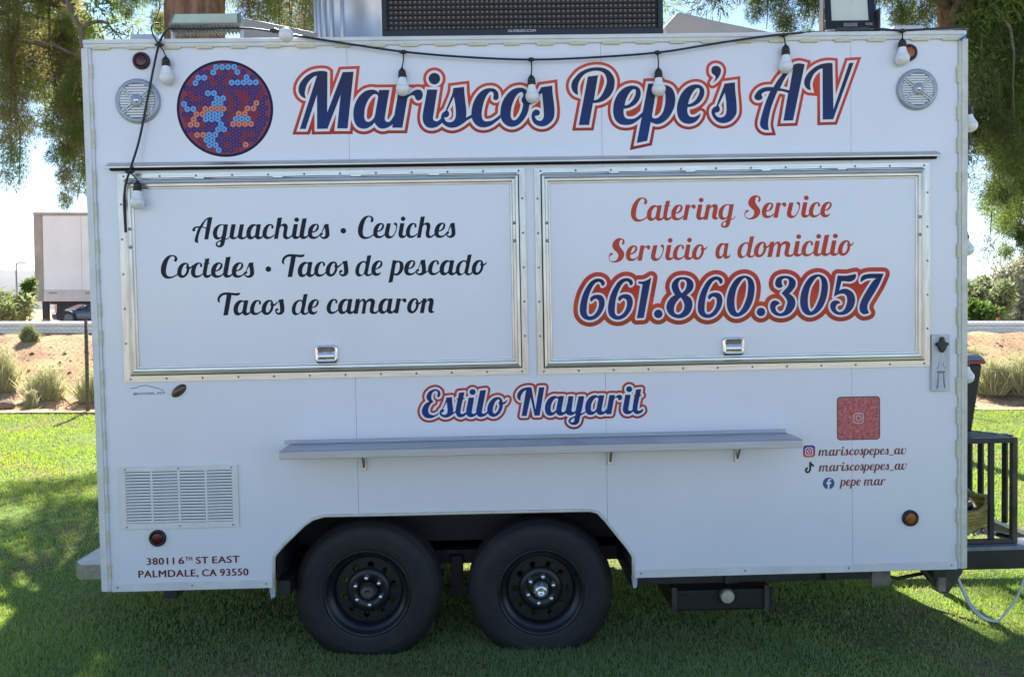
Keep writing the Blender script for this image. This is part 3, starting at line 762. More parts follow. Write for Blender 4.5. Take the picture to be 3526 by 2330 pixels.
# sealant tabs along the trims
tab = None
def tab_mesh(lx, lz):
    mb = MB()
    e = .012
    if lx > lz: poly = [(-lx, lz), (lx, lz), (lx + e, lz * .2), (lx, -lz), (-lx, -lz), (-lx - e, lz * .2)]
    else: poly = [(-lx, lz), (lx, lz), (lx, -lz), (-lx, -lz)]
    mb.prism(poly, 'y', -.0120, -.0002)
    return mb
ht = None
for k, px in enumerate([350, 470, 590, 705, 823, 940, 1055, 1180, 1295, 1410, 1533, 1645, 1763, 1877, 1990, 2105, 2219, 2332, 2446, 2560, 2675, 2785, 2900, 3015, 3165, 3275]):
    p = L(px, 157 - 30 * (px - 350) / 2925)
    if ht is None:
        ht = tab_mesh(.038, .0085).build('sealant_tab', 'sealant', trailer); o = ht
    else: o = copy_part(ht)
    o.location = (p.x, 0, H - .0405)
    o.scale = (random.uniform(.85, 1.1), 1, random.uniform(.85, 1.15))
vt = None
for side in (0, 1):
    for k in range(15 if side else 16):
        z = .10 + k * (.164 if side else .157) + random.uniform(-.02, .02)
        if z > H - .1: continue
        if vt is None:
            vt = tab_mesh(.0095, .040).build('sealant_tab', 'sealant', trailer); o = vt
        else: o = copy_part(vt)
        o.location = (X0 + .029 if not side else X1 - .032, .001 if not side else 0, z)
        o.scale = (random.uniform(.5, .9) if not side else random.uniform(.8, 1.1), 1, random.uniform(.8, 1.2))

# drip rail over the hatches
a, b = L(376, 572), L(3226, 541)
dr = MB(); zt = (a.z + b.z) / 2
dr.prism([(-.0005, zt + .022), (-.012, zt + .018), (-.042, zt - .002), (-.042, zt - .010), (-.036, zt - .010), (-.010, zt + .006), (-.0005, zt + .006)], 'x', a.x, b.x)
dr.build('drip_rail', 'aluminium_h', trailer, bev=.0015)
MB().box((a.x + .01, -.020, zt - .017), (b.x - .01, -.0005, zt + .004)).build('drip_shade', 'black_gap', trailer)  # black strip stands in for the shade under the drip rail

# ---- serving hatches
PROF = [(0, -.0003), (0, -.007), (.029, -.007), (.030, -.0012), (.0345, -.0012), (.0355, -.023), (.047, -.0255), (.052, -.018), (.062, -.017), (.066, -.0095), (.073, -.0085), (.075, -.0040)]
riv = None
def hatch(px, label, latch_px):
    (x0, z1), (x1, z0) = px
    hroot = MB()
    hroot.box((x0 + .070, -.0042, z0 + .070), (x1 - .070, -.0006, z1 - .070))
    h = hroot.build('serving_hatch', 'wall_paint', trailer, label=label)
    C = [(x0, z0), (x1, z0), (x1, z1), (x0, z1)]
    inw = [(1, 1), (-1, 1), (-1, -1), (1, -1)]
    for s in range(4):
        c0, c1 = C[s], C[(s + 1) % 4]; i0, i1 = inw[s], inw[(s + 1) % 4]
        mb = MB(); vs = []
        for ins, y in PROF:
            vs += [(c0[0] + i0[0] * ins, y, c0[1] + i0[1] * ins), (c1[0] + i1[0] * ins, y, c1[1] + i1[1] * ins)]
        mb.add(vs, [(2 * j, 2 * j + 1, 2 * j + 3, 2 * j + 2) for j in range(len(PROF) - 1)])
        mb.build('frame_rail', 'aluminium_h' if s % 2 == 0 else 'aluminium', h)
    # black weather strip in the groove
    gm = MB(); t = .0305
    for (ax, az, bx_, bz) in ((x0 + t, z0 + t, x1 - t, z0 + t + .0035), (x0 + t, z1 - t - .0035, x1 - t, z1 - t), (x0 + t, z0 + t + .0036, x0 + t + .0035, z1 - t - .0036), (x1 - t - .0035, z0 + t + .0036, x1 - t, z1 - t - .0036)):
        gm.box((ax, -.0040, az), (bx_, -.0013, bz))
    gm.build('weather_strip', 'black_gap', h)
    global riv
    spots = []
    nx, nz = 12, 6
    for k in range(nx):
        x = x0 + .03 + (x1 - x0 - .06) * k / (nx - 1); spots += [(x, z0 + .014), (x, z1 - .014)]
    for k in range(1, nz):
        z = z0 + (z1 - z0) * k / nz + .02; spots += [(x0 + .014, z), (x1 - .014, z)]
    for x, z in spots:
        if riv is None:
            riv = MB().lathe([(0, -.004), (.0035, -.0032), (.0055, 0)], (0, 0, 0), n=10).build('rivet', 'rivet_metal', h); o = riv
        else:
            o = copy_part(riv); o.parent = h
        o.location = (x, -.007, z)
    for zz in (.60, .68):
        for xx in (x0 + .057, x1 - .057):
            o = copy_part(riv); o.parent = h; o.location = (xx, -.0172, z0 + (z1 - z0) * zz * 1.08); o.scale = (1.5, 1.4, 1.5)
    # hinge leaf along the top
    n = 5
    for k in range(n):
        xa = x0 + .04 + (x1 - x0 - .08) * k / n; xb = x0 + .04 + (x1 - x0 - .08) * (k + 1) / n - (.05 if k < n - 1 else 0)
        MB().tube([(xa, -.012, z1 - .029), (xb, -.012, z1 - .029)], .006, 8).build('hinge', 'aluminium_h', h)
    # latch
    (lx0, lz1), (lx1, lz0) = latch_px
    lw, lh = lx1 - lx0, lz1 - lz0; cx, cz = (lx0 + lx1) / 2, (lz0 + lz1) / 2
    lt = MB()
    out_, inn = rrect(cx, cz, lw, lh, .018)[0], rrect(cx, cz + lh * .02, lw * .74, lh * .70, .010)[0]
    ny = len(out_)
    vs = [(x, -.0045, z) for x, z in out_] + [(x, -.020, z) for x, z in rrect(cx, cz, lw * .96, lh * .95, .018)[0]] + [(x, -.027, z) for x, z in rrect(cx, cz, lw * .86, lh * .84, .015)[0]] + [(x, -.026, z) for x, z in inn] + [(x, -.008, z) for x, z in inn]
    fs = [(j * ny + i, j * ny + (i + 1) % ny, (j + 1) * ny + (i + 1) % ny, (j + 1) * ny + i) for j in range(4) for i in range(ny)] + [tuple(4 * ny + i for i in range(ny))]
    lt.add(vs, fs, True)
    lo = lt.build('latch', 'chrome', h)
    pd = MB()
    pts = []
    for i in range(7):
        t = i / 6; pts.append((-.014 - .012 * math.sin(math.pi * (.25 + .6 * t)), cz - lh * .30 + lh * .38 * t))
    prof = pts + [(-.009, pts[-1][1]), (-.009, pts[0][1])]
    pd.prism(prof, 'x', cx - lw * .34, cx + lw * .34)
    pd.build('latch_paddle', 'chrome', h, bev=.002)
    MB().box((cx - lw * .36, -.010, cz + lh * .10), (cx + lw * .36, -.0082, cz + lh * .36)).build('latch_recess', 'rust_light', h)
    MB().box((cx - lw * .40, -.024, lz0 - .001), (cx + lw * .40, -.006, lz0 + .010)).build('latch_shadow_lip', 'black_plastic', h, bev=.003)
    return h
def rect_px(tl, tr, br, bl):
    p = [L(*q) for q in (tl, tr, br, bl)]
    return ((p[0].x + p[3].x) / 2, (p[0].z + p[1].z) / 2), ((p[1].x + p[2].x) / 2, (p[2].z + p[3].z) / 2)
hl = hatch(rect_px((404, 594), (1808, 584), (1819, 1290), (431, 1312)), 'left serving hatch with dark blue menu lettering', rect_px((1084, 1187), (1166, 1185), (1168, 1247), (1088, 1249)))
hr = hatch(rect_px((1839, 584), (3203, 556), (3199, 1258), (1851, 1290)), 'right serving hatch with red lettering and a phone number', rect_px((2481, 1160), (2560, 1158), (2562, 1220), (2485, 1222)))

# ---- lettering
def ground_z(px, py): return L(px, py).z
def three_layer(cons, name, navy, parent, d1, d2, y, mitre, red, plug):
    t = fill(cons, name, navy, parent, y - .0018)
    wl = fill(offset_contours(cons, d1, mitre), 'white_outline', 'print_white', t if parent is trailer else parent, y - .0012)
    rl = fill(offset_contours(cons, d2, mitre), 'red_outline', red, t if parent is trailer else parent, y - .0006, plug=plug)
    return t
title = []
for ch in "Maris": title += in_place(ch, k=6)
for ch in ("c", "o", "~", "$", "P", "e", "p", "Z", "'", "Q", "A", "V"): title += in_place(ch, k=6)
zt0, zt1 = L(1700, 470).z, L(1700, 235).z
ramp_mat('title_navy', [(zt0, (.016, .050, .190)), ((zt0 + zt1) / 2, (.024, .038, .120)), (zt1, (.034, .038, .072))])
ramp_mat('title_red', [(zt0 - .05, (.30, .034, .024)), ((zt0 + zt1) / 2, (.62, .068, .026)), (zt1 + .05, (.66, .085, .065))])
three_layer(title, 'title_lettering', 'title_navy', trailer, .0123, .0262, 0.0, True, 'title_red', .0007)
st = word('Estilo^', 1452.7, 1748.6, 1437, 1432.4, 66.5, k=5) + word('Nayarit', 1781.8, 2215, 1430.8, 1423.4, 66.5, k=5)
ze = L(1800, 1430).z
ramp_mat('style_navy', [(ze - .05, (.020, .034, .13)), (ze + .03, (.012, .050, .21)), (ze + .08, (.030, .035, .12)), (ze + .14, (.022, .045, .16))])
ramp_mat('style_red', [(ze - .09, (.26, .030, .026)), (ze + .07, (.56, .078, .036)), (ze + .17, (.44, .045, .042))])
three_layer(st, 'style_lettering', 'style_navy', trailer, .0098, .0210, 0.0, False, 'style_red', .0002)
ph = word('661.860.3057', 1995.9, 3042, 1098.5, 1079, 137, k=5, lefts=[1995.9, 2092.6, 2192.4, 2251.4, 2293.9, 2401.3, 2501.3, 2604.4, 2650.2, 2753.6, 2857, 2958], depth=0)
zp = L(2500, 1090).z
ramp_mat('phone_navy', [(zp - .01, (.015, .050, .20)), (zp + .09, (.040, .040, .125)), (zp + .13, (.018, .040, .15)), (zp + .22, (.020, .024, .045))])
ramp_mat('phone_red', [(zp - .05, (.36, .052, .022)), (zp + .07, (.62, .082, .022)), (zp + .15, (.50, .045, .026)), (zp + .25, (.66, .072, .045))])
three_layer(ph, 'phone_number', 'phone_navy', hr, .0098, .0310, -.0043, False, 'phone_red', .002)
menu = [word('AguachileQ', 663.7, 1135.7, 824, 822.5, 51.5), word('CevicheQ', 1233.5, 1569, 820.5, 818.5, 51.3), word('Co~cteleQ', 555.9, 876.8, 956.5, 955.5, 52),
        word('Taco~$', 972.7, 1201, 954, 951, 51.5), word('dZ', 1224.4, 1318.7, 950, 949, 51.8), word('pescado^', 1337, 1677.8, 948.5, 946, 51.5),
        word('Taco~$', 751.4, 981.2, 1085.4, 1083, 51.5), word('dZ', 1005.7, 1100, 1083, 1082, 51.8), word('camaro~n', 1125.8, 1496.5, 1080.5, 1077.5, 51.5)]
for wd in menu: fill(wd, 'menu_lettering', 'menu_ink', hl, -.0049)
for px, py in ((1182.7, 795), (925, 926.5)):
    p = L(px, py); fill([circle(p.x, p.z, .0133, 24)], 'menu_bullet', 'menu_ink', hl, -.0049)
for wd in (word('Catering', 2172, 2532, 761, 755.5, 53), word('ServicZ', 2562.8, 2863, 752, 748, 52.5), word('Servicio^', 2095.6, 2436, 900, 893.6, 53),
           word('a', 2462.6, 2513.8, 890.6, 889.6, 53), word('do~micilio^', 2538, 2939.5, 887, 879.5, 53)):
    fill(wd, 'service_lettering', 'red_ink', hr, -.0049)
for txt, a_, b_, y0_, y1_ in (('marisco~$pepeQ_av', 2817, 3120.5, 1569, 1562.5), ('marisco~$pepeQ_av', 2818.8, 3121.6, 1622.3, 1615.5), ('pepZ mar', 2890, 3049, 1672, 1669)):
    fill(word(txt, a_, b_, y0_, y1_, 21), 'handle_lettering', 'social_ink', trailer, -.0007)
font_mesh('38011', 'address_lettering', 'brown_ink', trailer, 506.6, 600, 1943.6, 1941, 24.5, -.0007)
font_mesh('6', 'address_lettering', 'brown_ink', trailer, 616, 634, 1940.5, 1940, 24.5, -.0007)
font_mesh('TH', 'address_lettering', 'brown_ink', trailer, 638, 662, 1929, 1928, 14, -.0007)
font_mesh('ST', 'address_lettering', 'brown_ink', trailer, 676, 717, 1939.5, 1938.5, 24.5, -.0007)
font_mesh('EAST', 'address_lettering', 'brown_ink', trailer, 732, 825, 1938, 1935, 24.5, -.0007)
font_mesh('PALMDALE,', 'address_lettering', 'brown_ink', trailer, 478, 683, 1987.5, 1982.5, 25, -.0007)
font_mesh('CA', 'address_lettering', 'brown_ink', trailer, 697, 746, 1982.6, 1981.6, 25, -.0007)
font_mesh('93550', 'address_lettering', 'brown_ink', trailer, 759, 855, 1981.3, 1979, 25, -.0007)

# small prints: maker's sticker, social icons, red square
sk = MB()
st_ = [L(448, 1336), L(470, 1333), L(482, 1327), L(505, 1325), L(528, 1331), L(548, 1336), L(562, 1342), L(566, 1348)]
fill([([(p.x, p.z) for p in st_] + [(p.x, p.z - .004) for p in reversed(st_)], None)][:0] + [((lambda q: q if orient(q, True) else q[::-1])([(p.x, p.z) for p in st_] + [(p.x, p.z - .0035) for p in reversed(st_)]), None)], 'sticker_print', 'sticker_ink', trailer, -.0007)
font_mesh('@AZZIANS_ADV', 'sticker_print', 'sticker_ink', trailer, 460, 568, 1359, 1356, 8, -.0007)
pi_ = L(2786, 1553); s_ = .0595
ramp_mat('insta_ramp', [(pi_.z - .03, (.62, .26, .04)), (pi_.z - .012, (.60, .06, .10)), (pi_.z + .012, (.34, .03, .24)), (pi_.z + .03, (.09, .04, .30))])
ic = fill([rrect(pi_.x, pi_.z, s_, s_, .014)], 'photo_app_icon', 'insta_ramp', trailer, -.0007)
fill([rrect(pi_.x, pi_.z, s_ * .66, s_ * .66, .011), rrect(pi_.x, pi_.z, s_ * .52, s_ * .52, .008, False)], 'icon_print', 'print_white', ic, -.0012)
fill([circle(pi_.x, pi_.z, s_ * .17, 20), circle(pi_.x, pi_.z, s_ * .10, 20, False), circle(pi_.x + s_ * .18, pi_.z + s_ * .18, s_ * .035, 10)], 'icon_print', 'print_white', ic, -.0012)
tt = [(2786, 1590), (2793, 1588), (2795, 1594), (2803, 1600), (2803, 1607), (2794, 1603), (2793, 1616), (2788, 1626), (2779, 1629), (2772, 1624), (2771, 1615), (2777, 1608), (2782, 1608), (2782, 1614), (2778, 1617), (2779, 1622), (2784, 1621), (2786, 1614)]
q = [(L(*p).x, L(*p).z) for p in tt]; q = q if orient(q, True) else q[::-1]
fill([(q, None)], 'video_app_icon', 'ink_black', trailer, -.0007)
pf = L(2853, 1663)
ic = fill([circle(pf.x, pf.z, .0290, 32)], 'social_app_icon', 'fb_blue', trailer, -.0007)
ff = [(.004, -.029), (.004, -.004), (.012, -.004), (.013, .006), (.004, .006), (.004, .011), (.007, .0145), (.013, .0145), (.013, .0225), (.003, .0225), (-.005, .016), (-.005, .006), (-.011, .006), (-.011, -.004), (-.005, -.004), (-.005, -.029)]
fill([([(pf.x + x, pf.z + z) for x, z in (ff if orient(ff, True) else ff[::-1])], None)], 'icon_print', 'print_white', ic, -.0012)
pq = L(2956, 1439); s_ = .2135
qr = fill([rrect(pq.x, pq.z, s_, s_, .018)], 'red_square_print', 'qr_edge', trailer, -.0007)
fill([rrect(pq.x, pq.z, s_ - .008, s_ - .008, .015)], 'red_field', 'qr_red', qr, -.0012)
fill([rrect(pq.x, pq.z, .052, .052, .014), rrect(pq.x, pq.z, .043, .043, .011, False), circle(pq.x, pq.z, .0145, 20), circle(pq.x, pq.z, .0095, 20, False)], 'icon_print', 'qr_line', qr, -.0016)

# round emblem: navy disc with a bead pattern
pe = L(775, 375); RE = .2265
em = fill([circle(pe.x, pe.z, RE, 72)], 'round_emblem', 'navy_flat', trailer, -.0007)
fill([circle(pe.x, pe.z, RE - .012, 72)], 'emblem_field', 'maroon', em, -.0012)
rows = ['NNNNNNNLLLLNNNNN', '...O.NLLLLLLN.NN', '...NNNL.N.LNN..N', '..LLL.NN.N.LN..N', 'LLLLNN.N.LLLLLLN', 'NNNNNNNNNNNNNNNN', 'N..NNLLN.N..NN.N', 'LN..NNLL.N..N.NN', 'LLNNNNLLN.N.NONN', '.LL.OOOO.N.OONN.', 'ONNOOLLLN.OO..N.', 'O.ONLLLN.LLL.NN.', '.OOO.NNLNOOOONN.', 'NNNNNNLLNNNNNNNN', '.OOOOLLN.NN..N..', '..N.LLNNNN.NN.N.', '.NN..LLN.NNONN..', '..N.NLLNN..NN...', '....LLNL.NN.N...']
dx, dz = .0283, .0243
bead = {'L': [], 'N': [], 'O': [], '.': []}
for r_, row in enumerate(rows):
    z = pe.z + (9 - r_) * dz
    for c_, ch in enumerate(row):
        x = pe.x + (c_ - 7.75 + .5 * (r_ % 2)) * dx
        if math.hypot(x - pe.x, z - pe.z) > RE - .024: continue
        bead[ch] += [circle(x, z, .0131, 16), circle(x, z, .0050, 10, False)]
for ch, mm in (('L', 'bead_light'), ('N', 'bead_navy'), ('O', 'bead_orange'), ('.', 'maroon_ring')):
    fill(bead[ch], 'bead_print', mm, em, -.0016, kind='stuff')

# ---- speakers
def speaker(px, py, r, label):
    c = L(px, py)
    s = MB().lathe([(r, -.0005), (r, -.010), (r * .97, -.016), (r * .86, -.021), (r * .80, -.019), (r * .78, -.010), (0, -.008)], c, n=48).build('speaker', 'speaker_grey', trailer, label=label)
    MB().lathe([(r * .775, -.0085), (0, -.0083)], c, n=40).build('grille_back', 'black_plastic', s)
    for k in range(13):
        z = (k - 6) * r * .115
        hw = math.sqrt(max(0, (r * .775) ** 2 - z * z))
        MB().box((c.x - hw, -.0150, c.z + z - r * .036), (c.x + hw, -.0090, c.z + z + r * .036)).build('slat', 'speaker_light', s)
    for a in (38, 142):
        u = Vector((math.cos(R(a)), 0, math.sin(R(a)))); q = Vector((-u.z, 0, u.x))
        for off in (-1, 1):
            mb = MB(); o = q * (off * r * .055)
            p = [c + o + u * (-r * .86), c + o + u * (r * .86)]
            vs = []
            for e in p:
                for dq, yy in ((-1, -.016), (1, -.016), (1, -.0215), (-1, -.0215)): vs.append((e + q * (dq * r * .032)) + Vector((0, yy, 0)))
            mb.hexa([vs[0], vs[1], vs[5], vs[4], vs[3], vs[2], vs[6], vs[7]]); mb.build('grille_bar', 'speaker_strut', s, bev=.001)
    MB().lathe([(r * .26, -.012), (r * .26, -.023), (r * .20, -.027), (r * .12, -.026), (r * .10, -.029), (0, -.032)], c, n=28).build('tweeter', 'speaker_grey', s)
    MB().lathe([(r * .11, -.0265), (r * .08, -.0325), (0, -.034)], c, n=16).build('tweeter_dome', 'chrome', s)
speaker(477, 350, .1045, 'round grey speaker beside the round emblem')
speaker(3155, 310, .0985, 'round grey speaker at the front upper corner')
# ---- marker lamps
def marker(px, py, lens, label, r=.0405):
    c = L(px, py)
    mk = MB().lathe([(r, -.0005), (r, -.008), (r * .92, -.014), (r * .74, -.015), (r * .70, -.008), (0, -.007)], c, n=32).build('marker_lamp', 'black_plastic', trailer, label=label)
    MB().lathe([(r * .68, -.008), (r * .66, -.0115), (r * .5, -.013), (0, -.0135)], c, n=24).build('lens', lens, mk)
marker(488, 211, 'lens_red', 'red marker lamp above the left speaker')
marker(544, 1851, 'lens_red', 'red marker lamp under the louvred grille')
marker(3128, 183, 'lens_amber', 'amber marker lamp above the right speaker')
marker(3133, 1782, 'lens_amber', 'amber marker lamp low on the front end')

# ---- louvred grille
(gx0, gz1), (gx1, gz0) = rect_px((411, 1612), (819, 1594), (826, 1807), (418, 1826))
gr = MB().box((gx0 + .02, -.0035, gz0 + .02), (gx1 - .02, -.0008, gz1 - .02)).build('louvred_grille', 'black_gap', trailer, label='cream louvred vent grille in the lower rear corner')
bx = .030; cw = (gx1 - gx0 - 2 * bx - 3 * .012) / 4
for (a0, b0, a1, b1) in ((gx0, gz0, gx1, gz0 + .028), (gx0, gz1 - .024, gx1, gz1), (gx0, gz0 + .0281, gx0 + bx, gz1 - .0241), (gx1 - bx, gz0 + .0281, gx1, gz1 - .0241)):
    MB().box((a0, -.008, b0), (a1, -.0005, b1)).build('grille_border', 'grille_white', gr, bev=.0012)
for k in range(3):
    x = gx0 + bx + cw * (k + 1) + .012 * k
    MB().box((x, -.0078, gz0 + .0282), (x + .012, -.0006, gz1 - .0242)).build('mullion', 'grille_white', gr, bev=.001)
sl = None
nl = 17; dzl = (gz1 - .0245 - gz0 - .0285) / nl
for k in range(4):
    xa = gx0 + bx + (cw + .012) * k + .0006
    for j in range(nl):
        z = gz0 + .0285 + dzl * j
        if sl is None:
            sl = MB().prism([(-.0075, .001), (-.0095, .0035), (-.0040, dzl * .80), (-.0036, dzl * .70)], 'x', 0, cw - .0012).build('louvre', 'grille_white', gr); o = sl
        else: o = copy_part(sl)
        o.location = (xa, 0, z)
for x, z in ((gx0 + .03, gz1 - .011), ((gx0 + gx1) / 2, gz1 - .011), (gx1 - .03, gz1 - .011), (gx0 + .03, gz0 + .012), ((gx0 + gx1) / 2, gz0 + .012), (gx1 - .03, gz0 + .012)):
    o = copy_part(riv); o.parent = gr; o.location = (x, -.008, z); o.scale = (.9, .9, .9)

# ---- smoked lamp cover under the left hatch
c = L(616, 1345)
MB().add([(c.x + .036 * math.cos(t) * (1 - .0) * k + .006 * math.sin(t) * k, -.0005 - .020 * math.sqrt(max(0, 1 - k * k)), c.z + .030 * math.sin(t) * k + .012 * math.cos(t) * k) for k in (1, .85, .6, .3, .02) for t in [2 * math.pi * i / 20 for i in range(20)]],
         [(j * 20 + i, j * 20 + (i + 1) % 20, (j + 1) * 20 + (i + 1) % 20, (j + 1) * 20 + i) for j in range(4) for i in range(20)], True).build('smoked_cover', 'smoke_lens', trailer, label='small smoked brown cover under the left hatch')

# ---- counter shelf
PY = -.20
fl_, fr_ = L(961, 1553, PY), L(2764, 1513, PY)
zs = (fl_.z + fr_.z) / 2
sh = MB()
sh.prism([(-.0005, zs), (PY + .004, zs), (PY, zs - .004), (PY, zs - .036), (PY + .010, zs - .040), (PY + .010, zs - .037), (PY + .003, zs - .034), (PY + .003, zs - .006), (-.0005, zs - .003)], 'x', fl_.x, fr_.x)
shelf = sh.build('counter_shelf', 'steel_shelf', trailer, label='stainless steel counter shelf below the hatches')
bl_, br_ = L(980, 1522), L(2706, 1483)
MB().box((bl_.x, -.0035, zs + .0005), (br_.x, -.0006, zs + .020)).build('shelf_upstand', 'steel_shelf', shelf, bev=.001)
MB().box((fl_.x, PY + .0102, zs - .040), (fl_.x + .003, -.01, zs - .0032)).build('shelf_end', 'steel_shelf', shelf)
MB().box((fl_.x + .004, PY + .02, zs - .012), (fr_.x - .02, -.006, zs - .0035)).build('shelf_board', 'black_plastic', shelf)
for px in (1254, 2100, 2536):
    x = L(px, 1600).x
    bk = MB(); bk.box((x - .012, -.014, zs - .135), (x + .012, -.0005, zs - .014)); bk.prism([(-.012, zs - .120), (-.016, zs - .120), (-.085, zs - .022), (-.085, zs - .014), (-.070, zs - .014)], 'x', x - .004, x + .006)
    bk.build('shelf_bracket', 'aluminium', shelf, bev=.001)

# ---- bottle opener board
(ox0, oz1), (ox1, oz0) = rect_px((3203, 1152), (3266, 1150), (3264, 1345), (3202, 1347))
bo = thing('bottle_opener', 'black cast bottle opener on a grey board beside the right hatch', 'bottle opener', ((ox0 + ox1) / 2, -.001, oz0), frame=TR)
brd = MB().box((ox0, -.016, oz0), (ox1, -.0008, oz1)).build('board', 'board_grey', bo, bev=.003)
ocx = (ox0 + ox1) / 2; ozc = oz1 - .055
ob = MB()
ob.prism([(ocx - .032, ozc + .006), (ocx - .030, ozc + .014), (ocx - .013, ozc + .020), (ocx - .008, ozc + .040), (ocx, ozc + .046), (ocx + .008, ozc + .040), (ocx + .013, ozc + .020), (ocx + .030, ozc + .014), (ocx + .032, ozc + .006), (ocx + .020, ozc - .004), (ocx + .014, ozc - .020), (ocx + .005, ozc - .032), (ocx - .005, ozc - .032), (ocx - .014, ozc - .020), (ocx - .020, ozc - .004)], 'y', -.034, -.0165)
ob.build('opener', 'black_plastic', bo, bev=.005, segs=3)
MB().lathe([(.018, -.0345), (.014, -.0305), (0, -.0295)], (ocx, 0, ozc - .004), n=18).build('opener_mouth', 'black_gap', bo)
bc = [[(-.014, .086), (-.017, .062), (-.028, .048), (-.017, .052), (-.011, .070)], [(.014, .086), (.017, .062), (.028, .048), (.017, .052), (.011, .070)],
      [(-.028, .038), (-.018, .026), (-.022, -.012), (-.028, -.048), (-.018, -.046), (-.012, -.010), (-.012, .026), (.012, .026), (.012, -.010), (.018, -.046), (.028, -.048), (.022, -.012), (.018, .026), (.028, .038)]]
zc = oz0 + .062
for poly in bc:
    q = [(ocx + x * .85, zc + z) for x, z in poly]; q = q if orient(q, True) else q[::-1]
    fill([(q, None)], 'bottle_outline', 'engrave', bo, -.0166)

# ---- wheels
def disc_with_holes(rad, inner, holes, y, name, m, parent, c, thick):
    cons = [circle(c.x, c.z, rad, 56), circle(c.x, c.z, inner, 28, False)]
    for hx, hz, hr_ in holes: cons.append(circle(c.x + hx, c.z + hz, hr_, 14, False))
    o = fill(cons, name, m, parent, y)
    s = o.modifiers.new('thick', 'SOLIDIFY'); s.thickness = thick; s.offset = 0
    return o
TYR = .350; TYK = (.364 - .205) / (.350 - .205)
def wheel(xc, zc_, yf, sgn, ang, capped, label=None):
    """yf: y of the outer tyre face, sgn +1 when the outside looks to -y"""
    root = bpy.data.objects.new('wheel', None); col.objects.link(root); root.parent = trailer
    if label: root['label'] = label
    root['_base'] = (0.0, 0.0, 0.0)
    c = Vector((xc, 0, zc_))
    Y = lambda d: yf + sgn * d
    tp = [(.205, .012), (.215, .004), (.235, .001), (.268, -.004), (.300, -.002), (.318, .006), (.331, .016), (.340, .030), (.346, .034), (TYR, .048), (TYR + .001, .10), (TYR, .155), (.344, .172), (.330, .186), (.300, .200), (.205, .190)]
    tp = [(.205 + (r - .205) * TYK, d) for r, d in tp]
    ty = MB().lathe([(r, Y(d)) for r, d in tp], c, n=72).build('tyre', 'rubber', root)
    # tread blocks seen on the shoulder: circumferential ribs
    rb = MB()
    for d0 in (.060, .092, .124):
        rb.lathe([(.363, Y(d0)), (.368, Y(d0 + .003)), (.368, Y(d0 + .022)), (.363, Y(d0 + .025))], c, n=72)
    rb.build('tread_rib', 'rubber', ty)
    for rr, dd in ((.250, -.0025), (.288, -.0050)):
        MB().lathe([(rr - .004, Y(dd + .003)), (rr, Y(dd - .0015)), (rr + .004, Y(dd + .003))], c, n=64).build('sidewall_ring', 'rubber', ty)
    rim = MB().lathe([(.214, Y(.010)), (.217, Y(.002)), (.210, Y(.000)), (.204, Y(.008)), (.196, Y(.022)), (.188, Y(.030)), (.176, Y(.034)), (.172, Y(.060)), (.164, Y(.072)), (.164, Y(.16))], c, n=64).build('rim', 'rim_black', root)
    holes = [(.128 * math.cos(R(ang + 36 * k)), .128 * math.sin(R(ang + 36 * k)), .0165) for k in range(10)]
    disc_with_holes(.1645, .060, holes, Y(.070), 'wheel_disc', 'rim_black', root, c, .006)
    MB().lathe([(.112, Y(.066)), (.104, Y(.054)), (.092, Y(.050)), (.048, Y(.050)), (.046, Y(.075))], c, n=48).build('hub_face', 'rim_black', root)
    ln = None
    for k in range(6):
        a = R(ang * 1.3 + 60 * k + 20)
        MB().lathe([(.0125, Y(.052)), (.0115, Y(.040)), (.0105, Y(.030)), (.006, Y(.026)), (0, Y(.0255))], c + Vector((.068 * math.cos(a), 0, .068 * math.sin(a))), n=10).build('lug_nut', 'lug_chrome', root)
    MB().lathe([(.040, Y(.060)), (.039, Y(.030)), (.034, Y(.020)), (.030, Y(.012)), (.022, Y(.006)), (.014, Y(.008)), (.012, Y(.016)), (0, Y(.016))], c, n=28).build('hub_cap', 'lug_chrome' if capped else 'hub_rust', root)
    return root
hubA, hubB = L(1266, 2041, .11), L(1863, 2038, .11)
GA = -.39 + TYR
wheel(hubA.x, hubA.z + .005, .085, 1, 12, False, 'rear wheel with dull rusty hub')
wheel(hubB.x, hubB.z + .008, .085, 1, 0, True, 'front wheel with bright hub cap')
wheel(hubA.x, hubA.z, WD - .085, -1, 25, False, 'rear wheel on the far side')
wheel(hubB.x, hubB.z, WD - .085, -1, 5, False, 'front wheel on the far side')
# ---- chassis
ch_ = MB()
for y in (.46, WD - .52): ch_.box((X0 + .1, y, -.055), (X1 - .02, y + .06, .019))
ch_.build('chassis_rail', 'frame_black', trailer)
for x in (-1.8, -1.25, .48, .95, 1.45, 2.0):
    MB().box((x - .03, .03, -.055), (x + .03, WD - .03, .018)).build('cross_member', 'frame_black', trailer)
for hb in (hubA, hubB):
    MB().tube([(hb.x, .29, hb.z), (hb.x, WD - .29, hb.z)], .038, 12).build('axle', 'frame_black', trailer)
mx_ = (hubA.x + hubB.x) / 2
MB().box((mx_ - .035, .40, -.17), (mx_ + .03, .50, .0)).build('spring_hanger', 'dark_steel', trailer, bev=.006)
MB().prism([(mx_ - .06, -.17), (mx_ + .06, -.17), (mx_ + .04, -.225), (mx_ - .04, -.225)], 'y', .41, .49).build('equaliser', 'dark_steel', trailer, bev=.005)
MB().tube([(hubA.x - .30, .45, -.06), (hubA.x, .45, -.13), (hubA.x + .36, .45, -.10)], .022, 8).build('leaf_spring', 'dark_steel', trailer)
MB().tube([(hubB.x - .36, .45, -.10), (hubB.x, .45, -.13), (hubB.x + .30, .45, -.06)], .022, 8).build('leaf_spring', 'dark_steel', trailer)
